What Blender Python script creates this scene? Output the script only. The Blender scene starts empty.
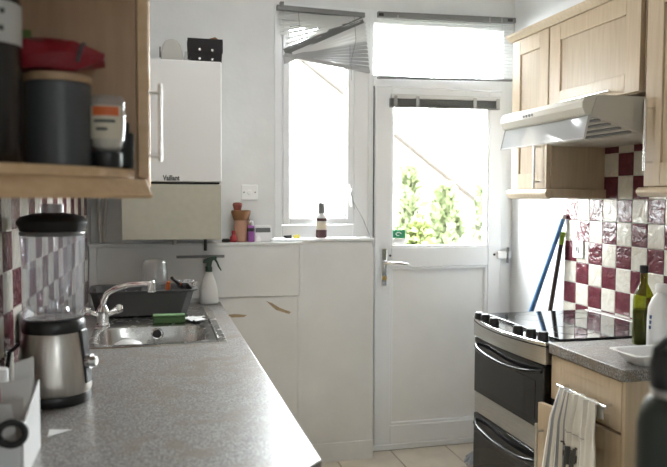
import bpy, bmesh, math, random
from mathutils import Vector, Matrix
random.seed(7)
SC = bpy.context.scene
COL = SC.collection

# ------------------------------------------------------------------ camera
F, CX, CY, H = 710.0, 333.5, 233.5, 1.435
_vy = Vector((153 - CX, -(197 - CY), -F)).normalized()
_vz = _vy.cross(Vector((1, -0.004, 0))).normalized()
if _vz.y < 0: _vz = -_vz
_vx = _vy.cross(_vz).normalized()
MW = Matrix((_vx, _vy, _vz))              # camera coords -> world coords

def P(px, py, X=None, Y=None, Z=None):
    """photo pixel -> point on the plane X=, Y= or Z="""
    d = MW @ Vector((px - CX, -(py - CY), -F))
    k = X / d.x if X is not None else Y / d.y if Y is not None else (Z - H) / d.z
    return d * k + Vector((0, 0, H))

cam_d = bpy.data.cameras.new('camera')
cam_d.sensor_width = 36.0
cam_d.lens = F / 667.0 * 36.0
cam_d.clip_start = 0.02
cam_d.dof.use_dof = True
cam_d.dof.focus_distance = 2.9
cam_d.dof.aperture_fstop = 3.6
cam = bpy.data.objects.new('camera', cam_d)
COL.objects.link(cam)
cam.matrix_world = Matrix.Translation((0, 0, H)) @ MW.to_4x4()
SC.camera = cam

# ------------------------------------------------------------------ sky, light, exposure
world = bpy.data.worlds.new('sky')
SC.world = world
world.use_nodes = True
bg = world.node_tree.nodes['Background']
bg.inputs['Color'].default_value = (0.93, 0.97, 1.0, 1)
bg.inputs['Strength'].default_value = 48.0

def portal(name, loc, sx, sz, rx):
    l = bpy.data.lights.new(name, 'AREA')
    l.shape = 'RECTANGLE'; l.size = sx; l.size_y = sz
    l.cycles.is_portal = True
    o = bpy.data.objects.new(name, l)
    COL.objects.link(o)
    o.location = loc; o.rotation_euler = (rx, 0, 0)
portal('portal_rear', (1.0, -2.33, 1.6), .36, .40, math.radians(90))
portal('portal_front', (1.33, 4.06, 1.75), 1.5, 1.5, math.radians(-90))

FILL_STRENGTH = 15.0          # strength of the added fill lamp's glowing shade
SC.view_settings.view_transform = 'Standard'
SC.view_settings.look = 'None'
SC.view_settings.gamma = 1.0
SC.view_settings.use_curve_mapping = False
SC.view_settings.exposure = 0.32
SC.cycles.max_bounces = 10
SC.cycles.diffuse_bounces = 6
SC.cycles.transparent_max_bounces = 24
SC.cycles.sample_clamp_indirect = 12.0
SC.cycles.caustics_reflective = False
SC.cycles.caustics_refractive = False

# ------------------------------------------------------------------ materials
MATS = {}
def mat(name, col=(.8, .8, .8), rough=.5, metal=0.0, spec=.5, var=0.0, vscale=8.0, bump=0.0, bscale=60.0,
        stretch=(1, 1, 1), coat=0.0, trans=0.0, sheen=0.0, rvar=0.0):
    m = bpy.data.materials.new(name); m.use_nodes = True
    nt = m.node_tree; b = nt.nodes['Principled BSDF']
    b.inputs['Base Color'].default_value = (*col, 1)
    b.inputs['Roughness'].default_value = rough
    b.inputs['Metallic'].default_value = metal
    b.inputs['Specular IOR Level'].default_value = spec
    b.inputs['Coat Weight'].default_value = coat
    b.inputs['Coat Roughness'].default_value = .05
    b.inputs['Transmission Weight'].default_value = trans
    b.inputs['Sheen Weight'].default_value = sheen
    if var or bump or rvar:
        tc = nt.nodes.new('ShaderNodeTexCoord'); mp = nt.nodes.new('ShaderNodeMapping')
        mp.inputs['Scale'].default_value = stretch
        nt.links.new(tc.outputs['Object'], mp.inputs['Vector'])
    if var or rvar:
        n = nt.nodes.new('ShaderNodeTexNoise'); n.inputs['Scale'].default_value = vscale; n.inputs['Detail'].default_value = 5
        nt.links.new(mp.outputs[0], n.inputs['Vector'])
    if var:
        r = nt.nodes.new('ShaderNodeValToRGB')
        r.color_ramp.elements[0].position = .3; r.color_ramp.elements[1].position = .7
        r.color_ramp.elements[0].color = (*[max(0, c * (1 - var)) for c in col], 1)
        r.color_ramp.elements[1].color = (*[min(1, c * (1 + var)) for c in col], 1)
        nt.links.new(n.outputs['Fac'], r.inputs['Fac']); nt.links.new(r.outputs['Color'], b.inputs['Base Color'])
    if rvar:
        mr = nt.nodes.new('ShaderNodeMapRange')
        mr.inputs['To Min'].default_value = max(0, rough - rvar); mr.inputs['To Max'].default_value = min(1, rough + rvar)
        nt.links.new(n.outputs['Fac'], mr.inputs['Value']); nt.links.new(mr.outputs[0], b.inputs['Roughness'])
    if bump:
        n2 = nt.nodes.new('ShaderNodeTexNoise'); n2.inputs['Scale'].default_value = bscale; n2.inputs['Detail'].default_value = 3
        bp = nt.nodes.new('ShaderNodeBump'); bp.inputs['Strength'].default_value = bump; bp.inputs['Distance'].default_value = .01
        nt.links.new(mp.outputs[0], n2.inputs['Vector'])
        nt.links.new(n2.outputs['Fac'], bp.inputs['Height']); nt.links.new(bp.outputs[0], b.inputs['Normal'])
    MATS[name] = m
    return m

def thin_glass(name, tint=(1, 1, 1), ior=1.45, rough=.02, body=0.0, bodycol=(.8, .8, .8)):
    m = bpy.data.materials.new(name); m.use_nodes = True
    nt = m.node_tree; nt.nodes.clear()
    out = nt.nodes.new('ShaderNodeOutputMaterial')
    tr = nt.nodes.new('ShaderNodeBsdfTransparent'); tr.inputs[0].default_value = (*tint, 1)
    gl = nt.nodes.new('ShaderNodeBsdfGlossy'); gl.inputs['Roughness'].default_value = rough
    # symmetric Schlick reflectance, so that front and back faces of a thin wall reflect alike
    f0 = ((ior - 1) / (ior + 1)) ** 2
    lw = nt.nodes.new('ShaderNodeLayerWeight'); lw.inputs[0].default_value = .5
    pw = nt.nodes.new('ShaderNodeMath'); pw.operation = 'POWER'; pw.inputs[1].default_value = 4.0
    ma = nt.nodes.new('ShaderNodeMath'); ma.operation = 'MULTIPLY_ADD'; ma.inputs[1].default_value = (1 - f0) * .8; ma.inputs[2].default_value = f0
    nt.links.new(lw.outputs['Facing'], pw.inputs[0]); nt.links.new(pw.outputs[0], ma.inputs[0])
    mx = nt.nodes.new('ShaderNodeMixShader')
    nt.links.new(ma.outputs[0], mx.inputs[0])
    if body:
        df = nt.nodes.new('ShaderNodeBsdfDiffuse'); df.inputs[0].default_value = (*bodycol, 1)
        m2 = nt.nodes.new('ShaderNodeMixShader'); m2.inputs[0].default_value = body
        nt.links.new(tr.outputs[0], m2.inputs[1]); nt.links.new(df.outputs[0], m2.inputs[2])
        nt.links.new(m2.outputs[0], mx.inputs[1])
    else:
        nt.links.new(tr.outputs[0], mx.inputs[1])
    nt.links.new(gl.outputs[0], mx.inputs[2]); nt.links.new(mx.outputs[0], out.inputs[0])
    MATS[name] = m
    return m

def tile_mat(name, c0, c1, bump):
    """glazed tile with a rippled relief that differs from tile to tile"""
    m = bpy.data.materials.new(name); m.use_nodes = True
    nt = m.node_tree; b = nt.nodes['Principled BSDF']
    tc = nt.nodes.new('ShaderNodeTexCoord'); oi = nt.nodes.new('ShaderNodeObjectInfo')
    ad = nt.nodes.new('ShaderNodeVectorMath'); ad.operation = 'ADD'
    ml = nt.nodes.new('ShaderNodeMath'); ml.operation = 'MULTIPLY'; ml.inputs[1].default_value = 37.0
    nt.links.new(oi.outputs['Random'], ml.inputs[0])
    nt.links.new(tc.outputs['Object'], ad.inputs[0]); nt.links.new(ml.outputs[0], ad.inputs[1])
    n = nt.nodes.new('ShaderNodeTexNoise'); n.inputs['Scale'].default_value = 22; n.inputs['Detail'].default_value = 2
    n.inputs['Distortion'].default_value = 1.2
    nt.links.new(ad.outputs[0], n.inputs['Vector'])
    r = nt.nodes.new('ShaderNodeValToRGB')
    r.color_ramp.elements[0].position = .3; r.color_ramp.elements[1].position = .75
    r.color_ramp.elements[0].color = (*c0, 1); r.color_ramp.elements[1].color = (*c1, 1)
    nt.links.new(n.outputs['Fac'], r.inputs['Fac']); nt.links.new(r.outputs[0], b.inputs['Base Color'])
    bp = nt.nodes.new('ShaderNodeBump'); bp.inputs['Strength'].default_value = bump; bp.inputs['Distance'].default_value = .02
    nt.links.new(n.outputs['Fac'], bp.inputs['Height']); nt.links.new(bp.outputs[0], b.inputs['Normal'])
    b.inputs['Roughness'].default_value = .16
    MATS[name] = m
    return m

def worktop_mat():
    m = bpy.data.materials.new('speckled_laminate'); m.use_nodes = True
    nt = m.node_tree; b = nt.nodes['Principled BSDF']
    tc = nt.nodes.new('ShaderNodeTexCoord')
    v = nt.nodes.new('ShaderNodeTexNoise'); v.inputs['Scale'].default_value = 190; v.inputs['Detail'].default_value = 3; v.inputs['Roughness'].default_value = .65
    n = nt.nodes.new('ShaderNodeTexNoise'); n.inputs['Scale'].default_value = 9; n.inputs['Detail'].default_value = 6; n.inputs['Distortion'].default_value = .8
    for x in (v, n): nt.links.new(tc.outputs['Object'], x.inputs['Vector'])
    r = nt.nodes.new('ShaderNodeValToRGB'); e = r.color_ramp.elements
    e[0].position = .34; e[0].color = (.06, .052, .045, 1)
    e[1].position = .68; e[1].color = (.48, .465, .455, 1)
    x = e.new(.47); x.color = (.18, .17, .162, 1)
    x = e.new(.56); x.color = (.30, .287, .278, 1)
    nt.links.new(v.outputs['Fac'], r.inputs['Fac'])
    r2 = nt.nodes.new('ShaderNodeValToRGB')          # worn brownish patches
    r2.color_ramp.elements[0].position = .50; r2.color_ramp.elements[0].color = (0, 0, 0, 1)
    r2.color_ramp.elements[1].position = .66; r2.color_ramp.elements[1].color = (.72, .72, .72, 1)
    nt.links.new(n.outputs['Fac'], r2.inputs['Fac'])
    mx = nt.nodes.new('ShaderNodeMixRGB'); mx.inputs[2].default_value = (.20, .165, .12, 1)
    nt.links.new(r2.outputs[0], mx.inputs[0]); nt.links.new(r.outputs[0], mx.inputs[1])
    nt.links.new(mx.outputs[0], b.inputs['Base Color'])
    mr = nt.nodes.new('ShaderNodeMapRange'); mr.inputs['To Min'].default_value = .27; mr.inputs['To Max'].default_value = .42
    nt.links.new(n.outputs['Fac'], mr.inputs['Value']); nt.links.new(mr.outputs[0], b.inputs['Roughness'])
    MATS['laminate'] = m

def wood_mat(name, c0, c1, rough=.35, stretch=(14, 14, 1.2), coat=.0):
    m = bpy.data.materials.new(name); m.use_nodes = True
    nt = m.node_tree; b = nt.nodes['Principled BSDF']
    tc = nt.nodes.new('ShaderNodeTexCoord'); mp = nt.nodes.new('ShaderNodeMapping'); mp.inputs['Scale'].default_value = stretch
    n = nt.nodes.new('ShaderNodeTexNoise'); n.inputs['Scale'].default_value = 5; n.inputs['Detail'].default_value = 6
    nt.links.new(tc.outputs['Object'], mp.inputs[0]); nt.links.new(mp.outputs[0], n.inputs['Vector'])
    r = nt.nodes.new('ShaderNodeValToRGB')
    r.color_ramp.elements[0].position = .3; r.color_ramp.elements[1].position = .7
    r.color_ramp.elements[0].color = (*c0, 1); r.color_ramp.elements[1].color = (*c1, 1)
    nt.links.new(n.outputs['Fac'], r.inputs['Fac']); nt.links.new(r.outputs[0], b.inputs['Base Color'])
    b.inputs['Roughness'].default_value = rough; b.inputs['Coat Weight'].default_value = coat
    MATS[name] = m

mat('wall_paint', (.73, .74, .745), .6, var=.04, vscale=3, bump=.08, bscale=40)
mat('wall_lower', (.73, .735, .735), .55, var=.05, vscale=4, bump=.1, bscale=30)
mat('ceiling_paint', (.82, .82, .80), .7)
mat('upvc', (.79, .80, .81), .28)
mat('upvc_panel', (.77, .77, .76), .35, var=.02)
mat('gasket', (.05, .05, .05), .6)
mat('grout', (.62, .59, .54), .8)
mat('floor_grout', (.30, .26, .21), .8)
mat('floor_tile', (.60, .54, .45), .35, var=.10, vscale=6)
tile_mat('tile_cream', (.62, .58, .50), (.74, .71, .64), .22)
tile_mat('tile_purple', (.095, .016, .026), (.15, .03, .045), .28)
worktop_mat()
mat('laminate_core', (.10, .065, .045), .6)
wood_mat('maple', (.52, .405, .275), (.59, .48, .34), .36)
wood_mat('maple_panel', (.47, .37, .255), (.55, .445, .32), .42)
wood_mat('carcass', (.38, .24, .145), (.45, .295, .18), .5)
wood_mat('shelf_wood', (.58, .385, .215), (.66, .46, .275), .4, stretch=(1.2, 14, 14))
mat('chrome', (.82, .82, .83), .12, 1.0)
mat('steel', (.62, .61, .59), .3, 1.0, var=.08, vscale=40, stretch=(.3, .3, 6))
mat('brushed', (.60, .57, .53), .33, 1.0, var=.10, vscale=14, stretch=(6, 6, .2))
mat('sink_steel', (.60, .59, .57), .26, 1.0, rvar=.08, vscale=20)
mat('panel_steel', (.74, .74, .73), .16, 1.0)
mat('handle_black', (.012, .012, .012), .22, spec=.35)
mat('black_gloss', (.006, .006, .007), .06, spec=.6)
mat('oven_glass', (.012, .012, .013), .08, spec=.5)
mat('black_plastic', (.012, .012, .012), .35)
mat('soft_black', (.015, .014, .014), .6)
mat('grey_plastic', (.085, .085, .086), .42)
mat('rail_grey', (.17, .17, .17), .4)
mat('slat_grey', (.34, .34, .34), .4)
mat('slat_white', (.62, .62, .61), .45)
mat('boiler_white', (.72, .72, .71), .3)
mat('beige_panel', (.49, .475, .39), .5, var=.04, vscale=30, bump=.05, bscale=200)
mat('ink', (.05, .05, .05), .6)
mat('white_plastic', (.84, .84, .84), .32)
mat('cream_plastic', (.74, .71, .60), .3)
mat('hood_metal', (.66, .64, .57), .35)
mat('hood_side', (.58, .56, .50), .35)
mat('pipe_white', (.55, .53, .50), .5)
mat('label_white', (.50, .49, .47), .6)
mat('label_orange', (.62, .13, .03), .5)
mat('label_cream', (.62, .56, .44), .6)
mat('red_foil', (.23, .008, .018), .3, bump=.5, bscale=35)
mat('canister_grey', (.062, .065, .07), .4)
mat('lid_wood', (.40, .26, .15), .5)
mat('dark_liquid', (.012, .008, .006), .25)
mat('leaf_tag', (.12, .17, .03), .5)
mat('terracotta', (.42, .24, .17), .6)
mat('cork_brown', (.22, .10, .04), .7, bump=.4, bscale=90)
mat('dark_red', (.22, .05, .04), .6)
mat('red_plastic', (.35, .02, .03), .4)
mat('purple', (.26, .07, .30), .35)
mat('display', (.12, .13, .13), .3)
mat('yellow', (.60, .50, .08), .5)
mat('maroon', (.08, .03, .03), .5)
mat('blue_handle', (.08, .20, .42), .4)
mat('dark_brown', (.035, .018, .014), .4)
mat('lime', (.25, .38, .02), .4)
mat('mop_strand', (.40, .42, .47), .9)
mat('sponge_green', (.10, .19, .075), .9, bump=.3, bscale=300)
mat('spray_green', (.015, .05, .03), .4)
mat('spray_body', (.70, .70, .68), .4)
mat('paper', (.70, .70, .69), .7)
mat('paper_print', (.45, .42, .40), .7)
mat('pink', (.55, .20, .22), .7)
mat('flask_green', (.028, .036, .026), .45, bump=.05, bscale=400)
mat('blue_ink', (.05, .10, .25), .5)
mat('sticker_green', (.0, .16, .07), .5)
mat('felt_black', (.018, .015, .016), .85, bump=.4, bscale=250)
mat('stone_grey', (.50, .49, .45), .8, var=.06)
mat('bare_timber', (.40, .31, .20), .8, var=.2, vscale=30)
mat('brass', (.45, .30, .10), .35, 1.0)
thin_glass('pane', (.98, .99, .98))
thin_glass('jar_glass', (.97, .975, .985), 1.9, .10, .12, (.80, .84, .92))
thin_glass('clear_plastic', (.96, .965, .97), 1.7, .08, .08, (.8, .8, .8))
thin_glass('cap_plastic', (.9, .9, .92), 1.6, .1, .35, (.8, .8, .84))
thin_glass('visor', (.86, .90, .92), 1.5, .05, .50, (.78, .8, .82))
thin_glass('oil_glass', (.55, .58, .10), 1.5, .03, .12, (.16, .20, .01))
mat('brick_house', (.10, .085, .07), .9)
mat('roof_tile', (.14, .125, .115), .9)
mat('garden_ground', (.055, .052, .04), .9)
mat('leaf_dark', (.066, .080, .034), .6)
mat('leaf_bright', (.065, .080, .016), .6)
mat('stem', (.06, .045, .03), .8)
mat('fence', (.16, .12, .09), .8)
mat('flower', (.50, .10, .03), .6)

def glow(name, col, strength):
    m = bpy.data.materials.new(name); m.use_nodes = True
    b = m.node_tree.nodes['Principled BSDF']
    b.inputs['Base Color'].default_value = (.8, .8, .8, 1)
    b.inputs['Emission Color'].default_value = (*col, 1); b.inputs['Emission Strength'].default_value = strength
    MATS[name] = m
glow('fill_glow', (.97, .98, 1.0), FILL_STRENGTH)

# towel: off-white cotton with woven stripes (striped across the cloth by its UV)
def towel_mat():
    m = bpy.data.materials.new('towel_cotton'); m.use_nodes = True
    nt = m.node_tree; b = nt.nodes['Principled BSDF']; b.inputs['Roughness'].default_value = .95
    uv = nt.nodes.new('ShaderNodeUVMap'); sp = nt.nodes.new('ShaderNodeSeparateXYZ')
    nt.links.new(uv.outputs[0], sp.inputs[0])
    r = nt.nodes.new('ShaderNodeValToRGB'); r.color_ramp.interpolation = 'CONSTANT'
    base, grey = (.70, .68, .63, 1), (.26, .27, .30, 1)
    e = r.color_ramp.elements
    e[0].position = 0; e[0].color = base; e[1].position = .985; e[1].color = base
    for p, c in ((.04, grey), (.09, base), (.14, grey), (.17, base), (.24, grey), (.30, base), (.33, grey), (.35, base), (.66, grey), (.672, base)):
        x = e.new(p); x.color = c
    nt.links.new(sp.outputs['X'], r.inputs['Fac']); nt.links.new(r.outputs[0], b.inputs['Base Color'])
    MATS['towel'] = m
towel_mat()

# ------------------------------------------------------------------ mesh helpers
ORG = {}
class MB:
    def __init__(s): s.v = []; s.f = []
    def add(s, v, f):
        n = len(s.v); s.v += [Vector(p) for p in v]; s.f += [[i + n for i in q] for q in f]; return s
    def hexa(s, p):
        return s.add(p, [(0, 3, 2, 1), (4, 5, 6, 7), (0, 1, 5, 4), (1, 2, 6, 5), (2, 3, 7, 6), (3, 0, 4, 7)])
    def box(s, x0, x1, y0, y1, z0, z1):
        x0, x1 = sorted((x0, x1)); y0, y1 = sorted((y0, y1)); z0, z1 = sorted((z0, z1))
        return s.hexa([(x0, y0, z0), (x1, y0, z0), (x1, y1, z0), (x0, y1, z0), (x0, y0, z1), (x1, y0, z1), (x1, y1, z1), (x0, y1, z1)])
    def ring_frame(s, axis, a0, a1, z0, z1, w, d0, d1, wz=None):
        """rectangular frame of four bars; axis 'y' = lies in an XZ plane, depth d0..d1"""
        wz = wz or w
        f = (lambda a, b, z, zz: s.box(a, b, d0, d1, z, zz)) if axis == 'y' else (lambda a, b, z, zz: s.box(d0, d1, a, b, z, zz))
        f(a0, a0 + w, z0, z1); f(a1 - w, a1, z0, z1); f(a0 + w, a1 - w, z0, z0 + wz); f(a0 + w, a1 - w, z1 - wz, z1)
        return s
    def cyl(s, p0, p1, r0, r1=None, n=20):
        return s.tube([p0, p1], [r0, r0 if r1 is None else r1], n)
    def tube(s, pts, r, n=10, caps=True):
        pts = [Vector(p) for p in pts]; rs = r if isinstance(r, (list, tuple)) else [r] * len(pts)
        b = len(s.v); t0 = None
        for i, p in enumerate(pts):
            t = (pts[min(i + 1, len(pts) - 1)] - pts[max(i - 1, 0)]).normalized()
            if t0 is None:
                u = t.orthogonal().normalized()
            else:
                u = (u - t * u.dot(t)).normalized()
            t0 = t; w = t.cross(u)
            s.v += [p + (u * math.cos(2 * math.pi * k / n) + w * math.sin(2 * math.pi * k / n)) * rs[i] for k in range(n)]
        for i in range(len(pts) - 1):
            for k in range(n):
                s.f.append([b + i * n + k, b + i * n + (k + 1) % n, b + (i + 1) * n + (k + 1) % n, b + (i + 1) * n + k])
        if caps:
            s.f.append([b + k for k in range(n)][::-1]); s.f.append([b + (len(pts) - 1) * n + k for k in range(n)])
        return s
    def lathe(s, prof, c, n=32, sx=1.0, sy=1.0, mod=None, closed=False):
        c = Vector(c); b = len(s.v); m = len(prof)
        for r, z in prof:
            for k in range(n):
                a = 2 * math.pi * k / n; rr = max(r, .0004) * (mod(a) if mod else 1)
                s.v.append(c + Vector((rr * math.cos(a) * sx, rr * math.sin(a) * sy, z)))
        rng = m if closed else m - 1
        for i in range(rng):
            j = (i + 1) % m
            for k in range(n):
                s.f.append([b + i * n + k, b + i * n + (k + 1) % n, b + j * n + (k + 1) % n, b + j * n + k])
        if not closed:
            s.f.append([b + k for k in range(n)][::-1]); s.f.append([b + (m - 1) * n + k for k in range(n)])
        return s
    def prism(s, poly, axis, a, b):
        """extrude a 2-D polygon: axis 'y' takes (x,z), 'x' takes (y,z), 'z' takes (x,y)"""
        mk = {'y': lambda p, t: (p[0], t, p[1]), 'x': lambda p, t: (t, p[0], p[1]), 'z': lambda p, t: (p[0], p[1], t)}[axis]
        n = len(poly)
        return s.add([mk(p, a) for p in poly] + [mk(p, b) for p in poly],
                     [list(range(n))[::-1], list(range(n, 2 * n))] + [[i, (i + 1) % n, n + (i + 1) % n, n + i] for i in range(n)])
    def mesh(s, name, org, m, bevel, seg, smooth):
        me = bpy.data.meshes.new(name)
        me.from_pydata([p - org for p in s.v], [], s.f)
        bm = bmesh.new(); bm.from_mesh(me)
        bmesh.ops.recalc_face_normals(bm, faces=bm.faces)
        if bevel:
            ed = [e for e in bm.edges if len(e.link_faces) == 2 and e.calc_face_angle(0) > .6]
            bmesh.ops.bevel(bm, geom=ed, offset=bevel, segments=seg, affect='EDGES', profile=.5, clamp_overlap=True)
        bm.to_mesh(me); bm.free()
        me.materials.append(MATS[m])
        if smooth:
            for p in me.polygons: p.use_smooth = True
            me.set_sharp_from_angle(angle=math.radians(12 if bevel else 38))
        return me
    def build(s, name, m, parent=None, bevel=0.0, seg=2, smooth=True, label=None, cat=None, group=None, kind=None):
        if parent is not None:
            org = ORG[parent.name]
        elif kind == 'structure':
            org = Vector((0, 0, 0))
        else:
            xs = [p.x for p in s.v]; ys = [p.y for p in s.v]; zs = [p.z for p in s.v]
            org = Vector(((min(xs) + max(xs)) / 2, (min(ys) + max(ys)) / 2, min(zs)))
        o = bpy.data.objects.new(name, s.mesh(name, org, m, bevel, seg, smooth))
        COL.objects.link(o); ORG[o.name] = org.copy()
        if parent is not None: o.parent = parent
        else: o.location = org
        if label: o['label'] = label
        if cat: o['category'] = cat
        if group: o['group'] = group
        if kind: o['kind'] = kind
        return o

def thing(name, label, cat, loc, group=None, kind=None):
    o = bpy.data.objects.new(name, None); o.empty_display_size = .05
    COL.objects.link(o); o.location = loc; ORG[o.name] = Vector(loc)
    o['label'] = label; o['category'] = cat
    if group: o['group'] = group
    if kind: o['kind'] = kind
    return o

def place_copy(src, parent, loc, rz=0.0):
    """piece that shares src's mesh, child of parent whose origin is known"""
    c = src.copy(); COL.objects.link(c); c.parent = parent
    c.location = Vector(loc) - ORG[parent.name]; c.rotation_euler = (0, 0, rz)
    return c

def text_mesh(name, body, size, m, parent, origin, right, up, extrude=.0006, sx=1.0, bold=0.0):
    cu = bpy.data.curves.new(name, 'FONT'); cu.body = body; cu.size = size; cu.extrude = extrude; cu.resolution_u = 3; cu.offset = bold
    t = bpy.data.objects.new(name, cu); COL.objects.link(t)
    me = bpy.data.meshes.new_from_object(t.evaluated_get(bpy.context.evaluated_depsgraph_get()))
    bpy.data.objects.remove(t); bpy.data.curves.remove(cu)
    right = Vector(right); up = Vector(up); nrm = right.cross(up); org = Vector(origin) - ORG[parent.name]
    for v in me.vertices:
        v.co = org + right * (v.co.x * sx) + up * v.co.y + nrm * v.co.z
    me.materials.clear(); me.materials.append(MATS[m])
    o = bpy.data.objects.new(name, me); COL.objects.link(o); o.parent = parent
    return o

# ------------------------------------------------------------------ key planes
YW = 3.80          # back wall (window and door plane)
YD = 3.685         # face of the thicker wall below the window
YB = 3.66          # face of the boxing behind the sink
XR = 2.05          # right wall
ZC = 2.62          # ceiling
YREAR = -2.2
def xl(y): return -(0.44 - 0.035 * y)      # left wall, slightly out of square
ALPHA = -math.atan(.035)

# ================================================================== the room shell
def struct(name, mb, m, bevel=0, label=None, smooth=False, parent=None):
    return mb.build(name, m, parent, bevel=bevel, smooth=smooth, kind='structure' if parent is None else None)

floor = struct('floor', MB().box(-.7, 2.3, YREAR - .1, 4.05, -.12, -.004), 'floor_grout')
tl = .334
ft = None
y1 = 3.775
j = 0
while y1 > YREAR:
    i = 0
    x0 = 1.301 - tl * 6
    while x0 < XR:
        a, b = max(x0, xl(y1) + .01), min(x0 + tl - .006, XR - .005)
        if b - a > .05:
            if abs((b - a) - (tl - .006)) < 1e-4:
                if ft is None:
                    ft = MB().box(-(tl - .006) / 2, (tl - .006) / 2, -(tl - .006) / 2, (tl - .006) / 2, -.012, 0).build('floor_tile', 'floor_tile', floor, bevel=.0015, seg=1)
                    ft.location = ((a + b) / 2, y1 - tl / 2, 0)
                else:
                    place_copy(ft, floor, ((a + b) / 2, y1 - tl / 2, 0))
            else:
                MB().box(a, b, y1 - tl + .003, y1 - .003, -.012, 0).build('floor_tile', 'floor_tile', floor, bevel=.0015, seg=1)
        x0 += tl
    y1 -= tl

struct('ceiling', MB().box(-.8, 2.3, YREAR - .1, 4.05, ZC, ZC + .1), 'ceiling_paint')

lm = thing('fill_lamp', 'round opal fill lamp added on the unseen kitchen ceiling', 'lamp', (.62, 2.50, ZC))  # added out of view to brighten the door wall
MB().lathe([(.11, -.001), (.12, -.004), (.12, -.028), (.11, -.030)], (.62, 2.50, ZC), 32).build('base', 'white_plastic', lm)
MB().lathe([(.155, -.0305), (.175, -.036), (.175, -.10), (.165, -.118), (.12, -.128), (0, -.13)], (.62, 2.50, ZC), 40).build('fill_shade', 'fill_glow', lm)
# left wall (out of square)
ya, yb = YREAR, 4.05
wall_left = struct('wall_left', MB().hexa([(xl(ya) - .12, ya, -.1), (xl(ya), ya, -.1), (xl(yb), yb, -.1), (xl(yb) - .12, yb, -.1),
                                           (xl(ya) - .12, ya, ZC), (xl(ya), ya, ZC), (xl(yb), yb, ZC), (xl(yb) - .12, yb, ZC)]), 'wall_paint')
wall_right = struct('wall_right', MB().box(XR, XR + .12, YREAR, 4.05, -.1, ZC), 'wall_paint')

# back wall with one opening for the window and the door beside it
wb = MB()
wb.box(-.45, .635, YW, 4.05, -.1, ZC)                 # left of the window
wb.box(.635, XR, YW, 4.05, 2.47, ZC)                  # lintel
wb.box(.635, 1.163, YW, 4.05, -.1, 1.205)             # under the window
wb.box(2.035, XR, YW, 4.05, -.1, 2.47)
wb.box(-.45, 1.163, YD, YW + .001, -.1, 1.20)         # the lower wall stands proud
wall_back = struct('wall_back', wb, 'wall_lower')
# rear wall behind the camera
wr = MB(); RW0, RW1, RWZ0, RWZ1 = .82, 1.18, 1.4, 1.8          # with one small opening added for fill light
wr.box(-.7, RW0, YREAR - .12, YREAR, -.1, ZC).box(RW1, XR, YREAR - .12, YREAR, -.1, ZC)
wr.box(RW0, RW1, YREAR - .12, YREAR, -.1, RWZ0).box(RW0, RW1, YREAR - .12, YREAR, RWZ1, ZC)
struct('wall_rear', wr, 'wall_paint')
w2 = struct('fill_window', MB().ring_frame('y', RW0 + .0005, RW1 - .0005, RWZ0 + .0005, RWZ1 - .0005, .04, YREAR - .09, YREAR - .03), 'upvc')  # unseen window, added to let in a little fill from behind
MB().box(RW0 + .0405, RW1 - .0405, YREAR - .062, YREAR - .058, RWZ0 + .0405, RWZ1 - .0405).build('pane', 'pane', w2)

# boxing behind the sink: panels with a frame strip, fixed to the lower wall
bx = struct('trim_1', MB().box(xl(3.66) + .004, .752, YB + .004, YD - .001, 0, 1.198), 'wall_lower')
MB().box(xl(3.66) + .004, .760, YB - .014, YD - .0005, 1.186, 1.202).build('top_strip', 'wall_lower', bx, bevel=.002)
MB().box(.742, .760, YB - .012, YD - .0005, .922, 1.1855).build('side_strip', 'wall_lower', bx, bevel=.002)
MB().box(.738, .754, YB - .002, YD - .0005, .0, .9215).build('side_strip', 'wall_lower', bx, bevel=.002)
MB().box(xl(3.66) + .006, -.27, YB - .012, YB + .004, .905, 1.1855).build('side_strip', 'wall_lower', bx, bevel=.002)
MB().box(-.2695, .7415, YB - .009, YB + .0045, .922, 1.1855).build('upper_panel', 'wall_lower', bx, bevel=.0015)
MB().box(-.2695, .7375, YB, YB + .0045, .002, .918).build('lower_panel', 'wall_lower', bx, bevel=.0015)
def chip(parent, pts, Y, m='bare_timber'):
    q = [P(x, y, Y=Y) for x, y in pts]
    MB().prism([(p.x, p.z) for p in q], 'y', Y, Y + .004).build('paint_chip', m, parent)
chip(bx, [(266, 301), (272, 303), (280, 308), (291, 312), (289, 314), (276, 310)], YB - .0012)
chip(bx, [(226, 315), (235, 314), (247, 315), (244, 317), (232, 317.5)], YB - .0012)
struct('trim_2', MB().box(.757, 1.163, YD - .012, YD - .0005, 0, .105), 'wall_lower', bevel=.003)       # skirting
# window board and ledge top
struct('trim_3', MB().box(.60, 1.163, YD - .012, 3.792, 1.2025, 1.216), 'upvc', bevel=.003)

# ------------------------------------------------------------------ window
w1 = struct('window_1', MB().box(.635, .677, 3.79, 3.87, 1.2165, 2.47).box(1.077, 1.160, 3.79, 3.87, 1.2165, 2.47)
            .box(.677, 1.077, 3.79, 3.87, 1.2165, 1.285).box(.677, 1.077, 3.79, 3.87, 2.40, 2.47), 'upvc', bevel=.004)
sash = MB().ring_frame('y', .68, 1.074, 1.288, 2.397, .036, 3.782, 3.85).build('sash', 'upvc', w1, bevel=.004)
MB().ring_frame('y', .716, 1.038, 1.324, 2.361, .004, 3.80, 3.84).build('gasket', 'gasket', sash)
MB().box(.7175, 1.0365, 3.818, 3.824, 1.3255, 2.3595).build('pane', 'pane', w1)
wh = MB().box(1.047, 1.067, 3.768, 3.783, 1.44, 1.51).cyl((1.057, 3.772, 1.475), (1.057, 3.75, 1.475), .008).box(1.050, 1.064, 3.744, 3.757, 1.385, 1.49)
wh.build('window_handle', 'white_plastic', w1, bevel=.003)

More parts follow.
